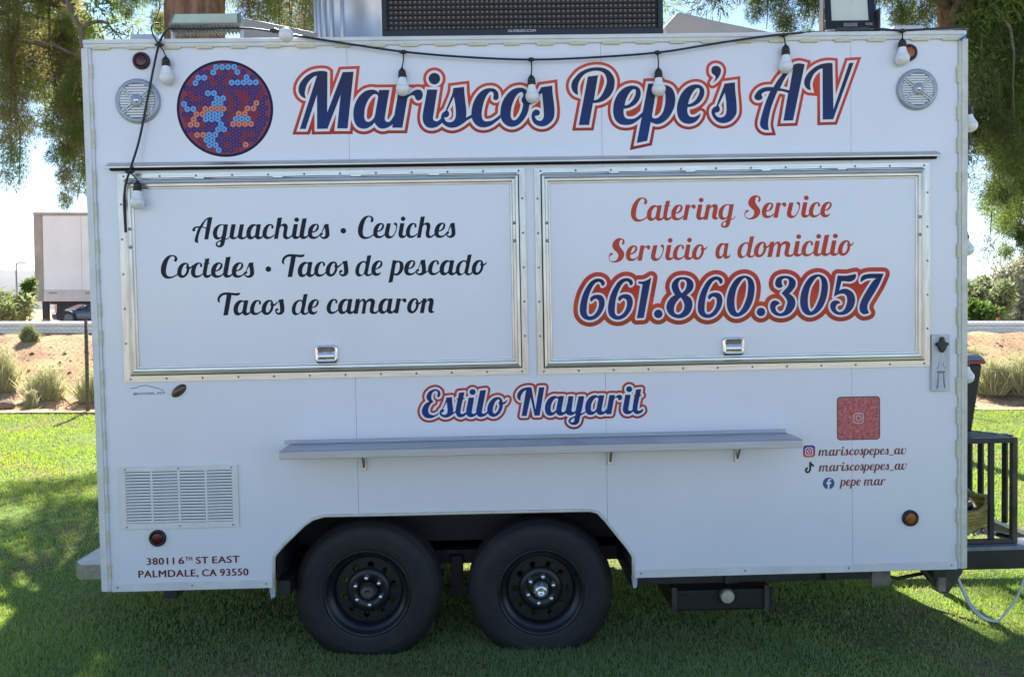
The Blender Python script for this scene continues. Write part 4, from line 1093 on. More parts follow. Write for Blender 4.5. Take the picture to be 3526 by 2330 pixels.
for px, xa, xb in ((0, ARCH[0][0] - .028, ARCH[0][0] + .002), (1, ARCH[-1][0] - .006, ARCH[-1][0] + .022)):
    MB().prism([(xa, -.0005), (xb, -.0005), (xb - .003, -.055), (xa + .008, -.062)], 'y', .012, .03).build('flap_bracket', 'box_grey', trailer)
# side rail, water tank and valve under the front half
p0, p1 = L(2195, 1990, .10), L(2960, 1972, .10)
MB().box((ARCH[-1][0] + .03, .06, -.062), (L(2985, 1980, .1).x, .12, -.006)).build('side_rail', 'frame_black', trailer, bev=.004)
t0, t1 = L(2312, 2028, .22), L(2660, 2088, .22)
MB().box((t0.x, .20, t1.z - .005), (t1.x, .75, t0.z)).build('water_tank', 'tank_grey', trailer, bev=.012, label='dark waste water tank hung under the floor')
for px in (2322, 2640):
    x = L(px, 2060, .19).x; MB().box((x - .012, .185, t1.z - .012), (x + .012, .1995, t0.z + .02)).build('tank_strap', 'frame_brown', trailer)
c = L(2503, 2050, .185); c.y = 0
MB().lathe([(.034, .21), (.034, .168), (.031, .163), (0, .161)], c, n=24).build('valve_cap', 'cap_cream', trailer)
MB().lathe([(.044, .2), (.044, .181), (.035, .179)], c, n=24).build('valve_flange', 'dark_steel', trailer)
# hanging bracket and folded jack at the front corner
f = [L(*p, .10) for p in ((3172, 1960), (3205, 2003), (3248, 2040), (3262, 2040), (3316, 1962))]
MB().prism([(p.x, p.z) for p in f], 'y', .09, .14).build('corner_bracket', 'frame_brown', trailer, bev=.004)
f = L(3237, 1965, .08)
MB().box((f.x - .018, .06, f.z - .10), (f.x + .02, .088, f.z + .01)).build('jack_tube', 'rust_light', trailer, bev=.004)
p = L(3030, 1985, .16)
MB().box((p.x - .045, .15, p.z - .04), (p.x + .05, .19, p.z + .03)).build('junction_plate', 'rust_light', trailer)
MB().tube([L(2930, 1985, .18), L(3010, 1972, .16), L(3090, 1990, .16), L(3180, 1972, .15)], .010, 6).build('brake_line', 'dark_steel', trailer)
# rear step bumper of tread plate
zb = L(270, 1947, .40).z
stp = [(X0 + .02, .42), (X0 - .33, .42), (X0 - .372, .47), (X0 - .372, 1.44), (X0 - .33, 1.50), (X0 + .02, 1.50)]
sb = MB(); sb.prism(stp, 'z', zb - .006, zb); sb.box((X0 - .335, .414, zb - .078), (X0 + .02, .4195, zb + .0005)); sb.add([(X0 - .335, .4145, zb + .0005), (X0 - .378, .468, zb + .0005), (X0 - .378, .468, zb - .078), (X0 - .335, .4145, zb - .078)], [(0, 1, 2, 3)])
sb.box((X0 - .378, .468, zb - .078), (X0 - .3725, 1.44, zb + .0005))
bump = sb.build('rear_step', 'plate', trailer, label='tread plate step bumper at the rear end')
dg = MB()
for i in range(14):
    for j in range(3):
        x = X0 - .31 + i * .025; z = zb - .064 + j * .025; s = 1 if (i + j) % 2 else -1
        dg.add([(x - .009, .4135, z - .007 * s - .002), (x - .009, .4135, z - .007 * s + .002), (x + .009, .4135, z + .007 * s + .002), (x + .009, .4135, z + .007 * s - .002), (x, .4118, z)], [(0, 1, 4), (1, 2, 4), (2, 3, 4), (3, 0, 4)])
dg.build('tread_lugs', 'plate', bump, kind='stuff')

# ---- roof fittings
cd = L(1203, 60, .85); cd.z = 0
duct = MB().lathe([(.193, H - .02), (.193, H + .10), (.205, H + .105), (.205, H + .125), (.193, H + .13), (.193, H + .52), (.28, H + .56), (.28, H + .66), (.10, H + .74), (0, H + .745)], (cd.x, .85, 0), axis='z', n=56).build('exhaust_stack', 'galvanised', trailer, label='galvanised exhaust stack on the roof')
MB().lathe([(.29, H - .0015), (.29, H + .004), (.24, H + .012), (.194, H + .016)], (cd.x, .85, 0), axis='z', n=56).build('stack_flashing', 'galvanised', duct)
for a in (62, 48, 34, 20, 2):
    an = R(a); x, y = cd.x - .196 * math.sin(an), .85 - .196 * math.cos(an)
    MB().tube([(x, y, H + .018), (x, y, H + .518)], .011, 8).build('stack_rib', 'galvanised', duct)
def hood(pts, ya, yb, label):
    q = [L(*p, ya) for p in pts]
    MB().prism([(p.x, p.z) for p in q], 'y', ya, yb).build('vent_hood', 'hood_grey', trailer, bev=.006, label=label)
hood([(832, 66), (850, 63), (1105, 116), (1225, 139), (836, 145)], .72, 1.25, 'low grey vent hood left of the exhaust stack')
hood([(2288, 92), (2330, 45), (2342, 42), (2480, 75), (2740, 128), (2300, 132)], .80, 1.35, 'low grey vent hood right of the display')
for px0, px1, py, lab in ((446, 530, 117, 'grey junction box at the rear of the roof'), (3080, 3182, 88, 'grey junction box at the front of the roof')):
    a, b = L(px0, py, .10), L(px1, py, .10)
    MB().box((a.x, .10, H - .0015), (b.x, .22, a.z)).build('junction_box', 'box_grey', trailer, bev=.006, label=lab)
p = L(3308, 138)
MB().hexa([(p.x - .012, -.03, p.z - .010), (p.x + .012, -.03, p.z + .006), (p.x + .012, -.012, p.z + .006), (p.x - .012, -.012, p.z - .010), (p.x - .014, -.03, p.z - .002), (p.x + .010, -.03, p.z + .016), (p.x + .010, -.012, p.z + .016), (p.x - .014, -.012, p.z - .002)]).build('cord_clip', 'blue_clip', trailer)

# ---- tongue, deck
tz = L(3330, 1885, .35).z
MB().box((X1 - .01, .30, tz - .105), (X1 + 1.0, .36, tz)).build('tongue_beam', 'frame_black', trailer, bev=.006)
MB().box((X1 - .01, WD - .36, tz - .105), (X1 + 1.0, WD - .30, tz)).build('tongue_beam', 'frame_black', trailer, bev=.006)
dk = MB().box((X1 - .004, .285, tz + .001), (X1 + .95, .44, tz + .022)).build('tongue_deck', 'deck_grey', trailer, bev=.003)
for x in (X1 + .3, X1 + .7): MB().box((x, .36, tz - .09), (x + .05, WD - .36, tz - .01)).build('tongue_cross_member', 'frame_black', trailer)
# three-cornered basket on the tongue: front along y = ya, slanting back to the trailer
ya = .33
zr0 = tz + .024; zr1 = L(3420, 1508, ya).z
xr1 = L(3503, 1650, ya).x
HA, HB = Vector((xr1 + .03, ya + .09, 0)), Vector((X1 + .015, 1.20, 0))          # slanting back edge
hd = (HB - HA).normalized(); hn = Vector((-hd.y, hd.x, 0))
def slat(p, q, z0, z1, wd):
    p, q = Vector(p), Vector(q); d = (q - p).normalized(); nn = Vector((-d.y, d.x, 0)) * wd / 2
    c = [p - nn, q - nn, q + nn, p + nn]
    return MB().hexa([(v.x, v.y, z0) for v in c] + [(v.x, v.y, z1) for v in c])
bk = MB().box((X1 + .012, ya, zr1 - .028), (xr1 - .0255, ya + .03, zr1)).build('tongue_basket', 'frame_black', trailer, bev=.003, label='black steel bar basket on the tongue')
slat(HA, HB, zr1 - .028, zr1, .028).build('top_rail', 'frame_black', bk, bev=.003)
MB().box((X1 + .012, ya, zr0), (xr1 - .0255, ya + .03, zr0 + .022)).build('bottom_rail', 'frame_brown', bk, bev=.003)
slat(HA, HB, zr0, zr0 + .022, .028).build('bottom_rail', 'frame_black', bk, bev=.003)
for px in (3323, 3418):
    x = L(px, 1650, ya).x; MB().box((x - .013, ya + .003, zr0 + .0225), (x + .013, ya + .027, zr1 - .0285)).build('bar', 'frame_brown' if px < 3400 else 'frame_black', bk, bev=.003)
for px in (3300, 3338, 3377, 3460):
    y = .6
    for _ in range(30):
        x = L(px, 1650, y).x; t = (HA.x - x) / (HA.x - HB.x); y = HA.y + (HB.y - HA.y) * t
    x = L(px, 1650, y).x
    slat(Vector((x, y, 0)) - hd * .014, Vector((x, y, 0)) + hd * .014, zr0 + .0225, zr1 - .0285, .022).build('bar', 'frame_black', bk, bev=.003)
MB().box((xr1 - .025, ya - .001, zr0), (xr1 + .003, ya + .031, zr1 + .001)).build('corner_post', 'frame_brown', bk, bev=.003)
gt = MB()
for k in range(20):
    x = X1 + .02 + (xr1 - X1 - .04) * k / 19
    yb = HA.y + (HB.y - HA.y) * (HA.x - x) / (HA.x - HB.x)
    gt.box((x - .0028, ya + .031, zr1 - .008), (x + .0028, yb - .02, zr1 - .001))
for k in range(18):
    y = ya + .06 + .040 * k
    xe = HA.x + (HB.x - HA.x) * (y - HA.y) / (HB.y - HA.y) - .02
    if xe > X1 + .03: gt.box((X1 + .015, y - .002, zr1 - .012), (xe, y + .002, zr1 - .0082))
gt.build('wire_shelf', 'grate', bk, kind='stuff')
yb = .95

# ================================================================== things on and around the trailer
# hose coil, papers in the basket
hs = thing('garden_hose', 'dirty yellow hose coiled in the basket on the tongue', 'hose', (X1 + .30, ya + .2, zr0), frame=TR)
pts = []
for k in range(120):
    a = k * .33; rr = .155 + .02 * math.sin(k * .7)
    pts.append((X1 + .275 + rr * 1.05 * math.cos(a), ya + .205 + rr * .9 * math.sin(a), zr0 + .04 + k * .0011 + .012 * math.sin(k * 1.3) + .05 * (k / 120) * math.cos(a)))
MB().tube(pts, .0155, 8).build('coil', 'hose_yellow', hs)
pts = []
for k in range(60):
    a = k * .3 + 1; rr = .14 + .03 * math.sin(k * .5)
    pts.append((X1 + .225 + rr * .8 * math.cos(a), ya + .20 + rr * .75 * math.sin(a), zr0 + .22 + .09 * math.sin(a * .9) + .0012 * k))
MB().tube(pts, .012, 8).build('loose_loop', 'hose_grey', hs)
rg = thing('crumpled_paper', 'crumpled pale paper lying in the bottom of the basket', 'paper', (X1 + .12, ya + .1, zr0), frame=TR)
bmq = MB()
for k in range(3):
    vs = []; cx = X1 + .27 + .055 * k
    for i in range(5):
        for j in range(4): vs.append((cx + (i - 2) * .016, ya + .09 + (j - 1.5) * .022, zr0 + .022 + random.uniform(0, .028)))
    bmq.add(vs, [(i * 4 + j, i * 4 + j + 1, (i + 1) * 4 + j + 1, (i + 1) * 4 + j) for i in range(4) for j in range(3)])
pp = bmq.build('sheet', 'paper', rg); pp.modifiers.new('t', 'SOLIDIFY').thickness = .002
# black bin on the wire shelf
bn = thing('storage_bin', 'black plastic bin with blue-grey lid and red band on the tongue basket', 'bin', (X1 + .02, .55, zr1), frame=TR)
b0 = L(3336, 1495, .55); b1 = L(3358, 1270, .55); lz = L(3360, 1250, .55).z; lt_ = L(3350, 1217, .55).z; lx = L(3364, 1250, .55).x
xb = X1 + .018
MB().hexa([(xb, .50, zr1 + .002), (b0.x, .52, zr1 + .002), (b0.x, .86, zr1 + .002), (xb, .88, zr1 + .002), (xb, .47, lz), (b1.x, .48, lz), (b1.x, .90, lz), (xb, .91, lz)]).build('tub', 'bin_black', bn, bev=.012)
MB().box((xb - .002, .462, lz + .001), (lx - .004, .918, lz + .020)).build('band', 'bin_red', bn, bev=.004)
MB().hexa([(xb - .003, .455, lz + .021), (lx, .455, lz + .021), (lx, .925, lz + .021), (xb - .003, .925, lz + .021), (xb - .003, .48, lt_), (lx - .03, .48, lt_), (lx - .03, .90, lt_), (xb - .003, .90, lt_)]).build('lid', 'bin_lid', bn, bev=.010)
MB().box((xb - .001, .440, lz - .03), (xb + .03, .4545, lz + .06)).build('catch', 'black_plastic', bn, bev=.004)
# white cable hanging from the tongue
cb = thing('hanging_cable', 'white cable hanging in a loop under the tongue', 'cable', (X1 + .1, .15, .0), frame=TR)
for off, sk_ in ((0, 0), (.012, 6), (-.006, 12)):
    pp = [(3292, 1978), (3318, 2028 + sk_), (3345, 2080 + sk_), (3380, 2118 + sk_ * .6), (3420, 2135 + sk_ * .2), (3438, 2133), (3460, 2112), (3492, 2070), (3515, 2025), (3540, 1950)]
    P = [L(x, y, .16 + off) for x, y in pp]
    cc = []
    for i in range(len(P) - 1):
        for t in (0, .25, .5, .75):
            p0, p1, p2, p3 = P[max(0, i - 1)], P[i], P[i + 1], P[min(len(P) - 1, i + 2)]
            cc.append(.5 * ((2 * p1) + (p2 - p0) * t + (2 * p0 - 5 * p1 + 4 * p2 - p3) * t * t + (3 * p1 - p0 - 3 * p2 + p3) * t ** 3))
    cc.append(P[-1])
    MB().tube(cc, .0058, 6).build('strand', 'cable_white', cb)

# LED display
sy = .10
q0, q1 = L(1317, 133, sy), L(2283, 118, sy)
zl = (q0.z + q1.z) / 2; ztp = zl + .64
led = thing('led_sign', 'black dot-matrix LED display board mounted on the roof edge', 'LED sign', ((q0.x + q1.x) / 2, sy, H - .002), frame=TR)
bz = .032
cab = MB().box((q0.x, sy + .012, zl), (q1.x, sy + .12, ztp)).build('cabinet', 'black_plastic', led, bev=.004)
for (a0, b0_, a1, b1_) in ((q0.x, zl, q1.x, zl + bz), (q0.x, ztp - bz, q1.x, ztp), (q0.x, zl + bz + .0001, q0.x + bz * .8, ztp - bz - .0001), (q1.x - bz * .8, zl + bz + .0001, q1.x, ztp - bz - .0001)):
    MB().box((a0, sy - .010, b0_), (a1, sy + .0115, b1_)).build('bezel', 'black_plastic', led, bev=.003)
MB().box((q0.x + bz * .8, sy + .006, zl + bz), (q1.x - bz * .8, sy + .0117, ztp - bz)).build('dot_panel', 'led_face', led)
dn = []
nxd = 56; pitch = (q1.x - q0.x - 2 * bz) / nxd
nyd = int((ztp - zl - 2 * bz) / (pitch * 1.06))
dm = MB()
for i in range(nxd):
    for j in range(nyd):
        x = q0.x + bz + pitch * (i + .5); z = zl + bz + pitch * 1.06 * (j + .6)
        r = pitch * .30
        vs = [(x + r * math.cos(t), sy + .0055, z + r * math.sin(t)) for t in [2 * math.pi * k / 6 for k in range(6)]] + [(x + r * .5 * math.cos(t), sy - .001, z + r * .5 * math.sin(t)) for t in [2 * math.pi * k / 6 for k in range(6)]]
        dm.add(vs, [(k, (k + 1) % 6, (k + 1) % 6 + 6, k + 6) for k in range(6)] + [tuple(range(6, 12))], True)
dm.build('dot_lenses', 'led_dot', led, kind='stuff')
lv = MB()
for j in range(nyd):
    z = zl + bz + pitch * 1.06 * (j + 1.02); lv.box((q0.x + bz * .8 + .001, sy - .001, z - .0011), (q1.x - bz * .8 - .001, sy + .0058, z + .0011))
lv.build('sun_louvres', 'led_face', led, kind='stuff')
def panel_text(txt, pl, pr, yb_, cap, y, name, m, parent):
    cu = bpy.data.curves.new(name, 'FONT'); cu.body = txt
    o = bpy.data.objects.new(name + '_tmp', cu); col.objects.link(o)
    bpy.context.view_layer.update()
    me = o.evaluated_get(bpy.context.evaluated_depsgraph_get()).to_mesh()
    A = np.array([v.co[:2] for v in me.vertices]); Fc = [tuple(p.vertices) for p in me.polygons]
    a, b = L(pl, yb_, y), L(pr, yb_, y); h = (L(pl, yb_ - cap, y) - a).z
    X = a.x + (A[:, 0] - A[:, 0].min()) / (A[:, 0].max() - A[:, 0].min()) * (b.x - a.x); Z = a.z + A[:, 1] / .73 * h
    mb = MB(); mb.add([(X[i], y, Z[i]) for i in range(len(A))], Fc)
    bpy.data.objects.remove(o); bpy.data.curves.remove(cu)
    return mb.build(name, m, parent)
panel_text('GLIVELED.COM', 1749, 1845, 111, 9, sy - .0108, 'maker_lettering', 'print_white', led)
for px in (1428, 1580, 1690, 1985):
    x = L(px, 130, sy).x; MB().box((x - .03, sy + .02, H - .0015), (x + .03, sy + .10, zl - .001)).build('mounting_foot', 'frame_black', led)

# floodlights
fy = .08
f0, f1 = L(583, 47, fy), L(828, 47, fy)
fll = thing('floodlight', 'grey finned floodlight with pale lens above the rear corner of the roof', 'floodlight', ((f0.x + f1.x) / 2, fy, H - .002), 'floodlights on the roof edge', frame=TR)
za, zb_ = L(700, 47, fy + .012).z, L(700, 84, fy - .012).z
MB().hexa([(f0.x - .006, fy - .012, zb_), (f1.x + .006, fy - .012, zb_), (f1.x + .006, fy + .05, zb_ - .012), (f0.x - .006, fy + .05, zb_ - .012), (f0.x + .012, fy + .012, za), (f1.x - .004, fy + .012, za), (f1.x - .004, fy + .10, za - .01), (f0.x + .012, fy + .10, za - .01)]).build('housing', 'flood_grey', fll, bev=.004)
def lerp(a, b, t): return a + (b - a) * t
ln_ = []
for (u, v) in ((.05, .12), (.95, .12), (.95, .88), (.05, .88)):
    xl, xr = lerp(f0.x - .006, f0.x + .012, v), lerp(f1.x + .006, f1.x - .004, v)
    ln_.append((lerp(xl, xr, u), lerp(fy - .012, fy + .012, v) - .0025, lerp(zb_, za, v)))
MB().hexa([(x, y + .002, z - .001) for x, y, z in ln_] + [(x, y - .002, z + .002) for x, y, z in ln_]).build('lens', 'lens_pale', fll)
fin = None
for k in range(20):
    x = lerp(f0.x + .004, f1.x - .006, k / 19)
    if fin is None:
        fin = MB().prism([(fy - .006, zb_ - .0035), (fy + .05, zb_ - .0155), (fy + .09, za - .03), (fy + .07, zb_ - .026), (fy + .015, zb_ - .024), (fy - .004, zb_ - .016)], 'x', x - .0015, x + .0015).build('fin', 'flood_grey', fll); fx = x
    else: copy_part(fin, offset=(x - fx, 0, 0))
for x in (f0.x + .004, f1.x - .004):
    MB().box((x - .008, fy + .02, H - .0015), (x + .002, fy + .05, zb_ - .014)).build('yoke_arm', 'galvanised', fll)
MB().box((f0.x + .006, fy + .018, H - .0015), (f1.x - .006, fy + .052, H + .006)).build('yoke_foot', 'galvanised', fll)
# right floodlight: black frame, tilted
c0, c1 = L(2848, 108, .10), L(3008, 104, .10)
flr = thing('floodlight', 'black framed square floodlight with cream lens near the front of the roof', 'floodlight', ((c0.x + c1.x) / 2, .10, H - .002), 'floodlights on the roof edge', frame=TR)
za = c0.z + .005; hh = .30; lean = .10
def FP(u, v, d):   # point on the tilted face; u across, v up, d in front
    return (lerp(c0.x - .012, c1.x + .010, u) + .03 * v, .10 + lean * v - d, lerp(za, za + hh, v))
def fbox(u0, u1, v0, v1, d0, d1, name, m, bev=.002):
    MB().hexa([FP(u0, v0, d0), FP(u1, v0, d0), FP(u1, v1, d0), FP(u0, v1, d0), FP(u0, v0, d1), FP(u1, v0, d1), FP(u1, v1, d1), FP(u0, v1, d1)]).build(name, m, flr, bev=bev)
fbox(0, 1, 0, 1, -.045, -.001, 'housing', 'black_plastic', .004)
for u0, u1, v0, v1 in ((0, 1, 0, .16), (0, 1, .9, 1), (0, .13, .1601, .8999), (.87, 1, .1601, .8999)): fbox(u0, u1, v0, v1, 0, .012, 'frame_bar', 'black_plastic')
fbox(.131, .869, .162, .898, .0, .005, 'lens', 'lens_yellow', .001)
fbox(.35, .62, .04, .11, .0122, .016, 'clip', 'rust_light', .001)
fbox(.78, .92, .06, .11, .0122, .016, 'clip', 'rust_light', .001)
MB().box((c0.x - .026, .085, H - .0015), (c0.x - .018, .135, za + .10)).build('yoke_arm', 'frame_brown', flr)
MB().box((c1.x + .020, .085, H - .0015), (c1.x + .028, .135, za + .10)).build('yoke_arm', 'frame_brown', flr)
MB().box((c0.x - .0179, .085, H - .0015), (c1.x + .0199, .135, H + .006)).build('yoke_foot', 'frame_brown', flr)
p = L(2935, 98, .05); MB().box((p.x - .07, .055, p.z - .008), (p.x + .09, .084, p.z + .006)).build('yoke_bar', 'frame_brown', flr)

# string lights
sl_ = thing('string_lights', 'black cord string of white globe bulbs draped along the top of the trailer', 'string lights', (0, -.03, H), frame=TR)
def spline(pp, y, n=6):
    P = [L(p[0], p[1], p[2] if len(p) > 2 else y) for p in pp]; o = []
    for i in range(len(P) - 1):
        for j in range(n):
            t = j / n; p0, p1, p2, p3 = P[max(0, i - 1)], P[i], P[i + 1], P[min(len(P) - 1, i + 2)]
            o.append(.5 * ((2 * p1) + (p2 - p0) * t + (2 * p0 - 5 * p1 + 4 * p2 - p3) * t * t + (3 * p1 - p0 - 3 * p2 + p3) * t ** 3))
    return o + [P[-1]]
CY = -.03
def cord(pp, r=.0052): MB().tube(spline(pp, CY), r, 7).build('cord', 'cord_black', sl_)
cord([(585, 98, .04), (570, 110, 0), (556, 132), (548, 152), (535, 205), (510, 330), (480, 480), (452, 572, -.05), (444, 596, -.055), (432, 640, -.035), (427, 690, -.03), (429, 740, -.028), (432, 800, -.028)])
cord([(555, 81, .06), (532, 82, .02), (522, 95, -.015), (525, 115), (536, 138), (547, 150)], .0035)
cord([(585, 100, .05), (700, 101, .045), (830, 98, .03), (930, 108), (1050, 128), (1200, 152), (1389, 179), (1600, 197), (1828, 206), (2050, 198), (2263, 182), (2420, 158), (2560, 136), (2690, 119), (2790, 112, -.005), (2840, 110, .02)])
cord([(2840, 112, .03), (3000, 106, .03), (3030, 102, .0), (3105, 106, -.01), (3200, 101, -.005), (3310, 97, .0), (3330, 102, .05)], .006)
def lamp(jx, jy, tx, ty, bx_, by_, y=CY, wire=True):
    """junction, top of the socket, centre of the globe (photo pixels on the plane y)"""
    J, T, B = L(jx, jy, y), L(tx, ty, y), L(bx_, by_, y)
    ax = (B - T).normalized(); r = .0335
    n = ax.orthogonal()
    rot = Vector((0, 0, 1)).rotation_difference(ax).to_matrix()
    def lath(prof, o, n=20):
        mb = MB(); vs = []
        for rr, t in prof:
            for k in range(n):
                a = 2 * math.pi * k / n; vs.append(o + rot @ Vector((rr * math.cos(a), rr * math.sin(a), t)))
        mb.add(vs, [(i * n + k, (i + 1) * n + k, (i + 1) * n + (k + 1) % n, i * n + (k + 1) % n) for i in range(len(prof) - 1) for k in range(n)], True)
        return mb
    D = (B - T).length
    so = lath([(.003, -.006), (.006, .0), (.014, .008), (.0185, .018), (.0185, .030), (.0165, .031), (.0200, .033), (.0200, D - .0545), (.017, D - .052)], T).build('lamp_holder', 'black_plastic', sl_)
    prof = [(.0160, -.060), (.0175, -.048), (.0205, -.034), (.0245, -.024), (.0290, -.015)]
    nb = lath(prof, B).build('bulb_neck', 'bulb_white', so)
    gl = [(.0290, -.0150)] + [(r * math.cos(a), r * math.sin(a)) for a in [R(-25 + 115 * i / 9) for i in range(10)]]
    gl[-1] = (.0004, r)
    lath(gl, B, 24).build('globe', 'bulb_glass', so)
    if wire:
        MB().tube([J, J * .5 + T * .5 + Vector((.003, .004, 0)), T], .0032, 6).build('drop_wire', 'cord_black', so)
        MB().lathe([(0, -.026), (.0065, -.014), (.0105, -.004), (.0105, .004), (.0065, .014), (0, .026)], J, axis='x', n=10).build('junction', 'cord_black', so)
    return so
lamp(548, 155, 571, 196, 573, 268)
lamp(446, 592, 474, 625, 472, 696, -.05)
lamp(1389, 180, 1384, 236, 1387, 307)
lamp(1829, 206, 1829, 260, 1833, 332)
lamp(2264, 182, 2267, 236, 2268, 308)
lamp(2697, 121, 2705, 156, 2706, 229)
lamp(3107, 107, 3107, 135, 3107, 202)
lamp(3330, 140, 3331, 360, 3341, 432, .08, True)
lamp(3330, 700, 3318, 790, 3330, 858, .12, False)
lamp(3330, 1100, 3318, 1225, 3330, 1297, .12, False)
# the bulb that stands out towards the camera over the roof edge
J = L(930, 107, -.03)
B = L(985, 122, -.085)
so = MB().tube([J, J + Vector((.02, .0, .0)), J + Vector((.045, -.01, -.008)), J + Vector((.05, -.02, -.03))], [.008, .013, .011, .005], 8).build('lamp_holder', 'black_plastic', sl_)
mbq = MB(); vs = []
for i in range(11):
    ph_ = math.pi * i / 10
    for k in range(22):
        a = 2 * math.pi * k / 22; vs.append((B.x + .034 * math.sin(ph_) * math.cos(a), B.y + .034 * math.cos(ph_), B.z + .034 * math.sin(ph_) * math.sin(a)))
mbq.add(vs, [(i * 22 + k, i * 22 + (k + 1) % 22, (i + 1) * 22 + (k + 1) % 22, (i + 1) * 22 + k) for i in range(10) for k in range(22)], True)
mbq.build('globe', 'bulb_glass', so)

# ================================================================== setting
from mathutils import noise
def struct(o): o['kind'] = 'structure'; return o
def sheet(name, x0, x1, y0, y1, z, m):
    return struct(MB().add([(x0, y0, z), (x1, y0, z), (x1, y1, z), (x0, y1, z)], [(0, 1, 2, 3)]).build(name, m))
sheet('ground', -4000, 4000, -4000, 9.6, -.03, 'dirt')
YE = 9.45
# lawn: gently uneven sheet
def lawn_z(x, y): return .018 * noise.noise((x * .7, y * .7, 0)) + .010 * noise.noise((x * 2.3, y * 2.3, 5))
nx, ny = 150, 90
xs = np.linspace(-16, 16, nx); ys = np.linspace(-3.6, YE, ny)
LV = np.array([(x, y, lawn_z(x, y)) for y in ys for x in xs])
idx = np.arange(nx * ny).reshape(ny, nx)
Fq = np.stack([idx[:-1, :-1].ravel(), idx[:-1, 1:].ravel(), idx[1:, 1:].ravel(), idx[1:, :-1].ravel()], 1)
struct(np_mesh('lawn', LV, Fq, 'lawn_soil', smooth=True))
sheet('pavement', -60, 60, -45, -3.62, .0, 'asphalt')
# embankment up to the highway
prof = [(YE + .02, .0), (10.2, .03), (10.9, .13), (11.8, .36), (12.7, .70), (13.4, .98), (13.9, 1.13), (14.8, 1.13), (15.6, .85), (16.4, .70), (26.5, .70), (29.5, .94), (60, .94), (300, .66), (6000, .6)]
xs = np.concatenate([np.linspace(-5000, -60, 5), np.linspace(-40, 40, 220), np.linspace(60, 5000, 5)])
yy = []
for (a, za), (b, zb) in zip(prof[:-1], prof[1:]):
    n = max(1, int((b - a) / .22)) if b < 17 else 3
    for j in range(n): t = j / n; yy.append((a + (b - a) * t, za + (zb - za) * t))
yy.append(prof[-1])
EV = []
for y, z in yy:
    amp = .10 if 9.9 < y < 15 else .02 if y < 17 else 0
    for x in xs: EV.append((x, y, z + amp * (noise.noise((x * .6, y * .6, 3)) + .6 * noise.noise((x * 1.9, y * 1.9, 9)) + .4 * noise.noise((x * 5, y * 5, 2)))))
idx = np.arange(len(EV)).reshape(len(yy), len(xs))
Fq = np.stack([idx[:-1, :-1].ravel(), idx[:-1, 1:].ravel(), idx[1:, 1:].ravel(), idx[1:, :-1].ravel()], 1)
struct(np_mesh('embankment', np.array(EV), Fq, 'dirt', smooth=True))
def emb_z(y):
    for (a, za), (b, zb) in zip(prof[:-1], prof[1:]):
        if a <= y <= b: return za + (zb - za) * (y - a) / (b - a)
    return 0
struct(MB().add([(-900, 16.6, .74), (900, 16.6, .74), (900, 26.4, .74), (-900, 26.4, .74)], [(0, 1, 2, 3)]).build('road', 'asphalt'))
struct(MB().add([(-900, 29.7, .965), (900, 29.7, .965), (900, 40, .965), (-900, 40, .965)], [(0, 1, 2, 3)]).build('road', 'asphalt'))
kb = MB()
for k in range(20):
    x = -20 + k * 2.0
    kb.box((x + .004, YE - .10, -.02), (x + 1.996, YE - .02, .034 + .006 * math.sin(k * 2.1)))
struct(kb.build('lawn_edging', 'edging', bev=.01))
# hills
hv = []; hx = np.linspace(-5200, 5200, 160)
for x in hx:
    h = 190 + 60 * noise.noise((x * .0009, 0, 4)) + 36 * noise.noise((x * .004, 0, 1)) + 10 * noise.noise((x * .015, 0, 7))
    hv += [(x, 3600, 0), (x, 3900, h * .55), (x, 4300, h), (x, 5200, h * .6)]
idx = np.arange(len(hv)).reshape(len(hx), 4)
Fq = np.stack([idx[:-1, :-1].ravel(), idx[1:, :-1].ravel(), idx[1:, 1:].ravel(), idx[:-1, 1:].ravel()], 1)
struct(np_mesh('hills', np.array(hv), Fq, 'hill', smooth=True))

# low bare rise and a wood, added unseen behind the camera for the wall to mirror
rv = []; rx = np.linspace(-120, 120, 120)
for x in rx:
    h = 2.6 + 1.5 * noise.noise((x * .06, 2, 4)) + .5 * noise.noise((x * .3, 2, 1))
    rv += [(x, -46, 0), (x, -52, h * .7), (x, -60, h), (x, -90, 0)]
idx = np.arange(len(rv)).reshape(len(rx), 4)
Fq = np.stack([idx[:-1, :-1].ravel(), idx[1:, :-1].ravel(), idx[1:, 1:].ravel(), idx[:-1, 1:].ravel()], 1)
struct(np_mesh('mirrored_rise', np.array(rv), Fq, 'dirt', smooth=True))

# ---- guardrail
grd = thing('guardrail', 'galvanised corrugated guardrail along the highway above the bank', 'guardrail', (0, 14.3, 1.0))
gy, gt_ = 14.3, 1.445
wp = [(0, 0), (-.012, -.010), (-.075, -.045), (-.075, -.095), (-.015, -.130), (-.010, -.155), (-.015, -.180), (-.075, -.215), (-.075, -.265), (-.012, -.300), (0, -.310)]
poly = [(gy + a, gt_ + b) for a, b in wp] + [(gy + a + .006, gt_ + b) for a, b in reversed(wp)]
for k in range(14):
    x = -28 + k * 4
    MB().prism(poly, 'x', x + .003, x + 3.997).build('beam', 'guardrail', grd)
for k in range(28):
    x = -27.2 + 2 * k
    MB().box((x - .05, gy + .03, .9), (x + .05, gy + .18, gt_ - .02)).build('post', 'guardrail', grd)
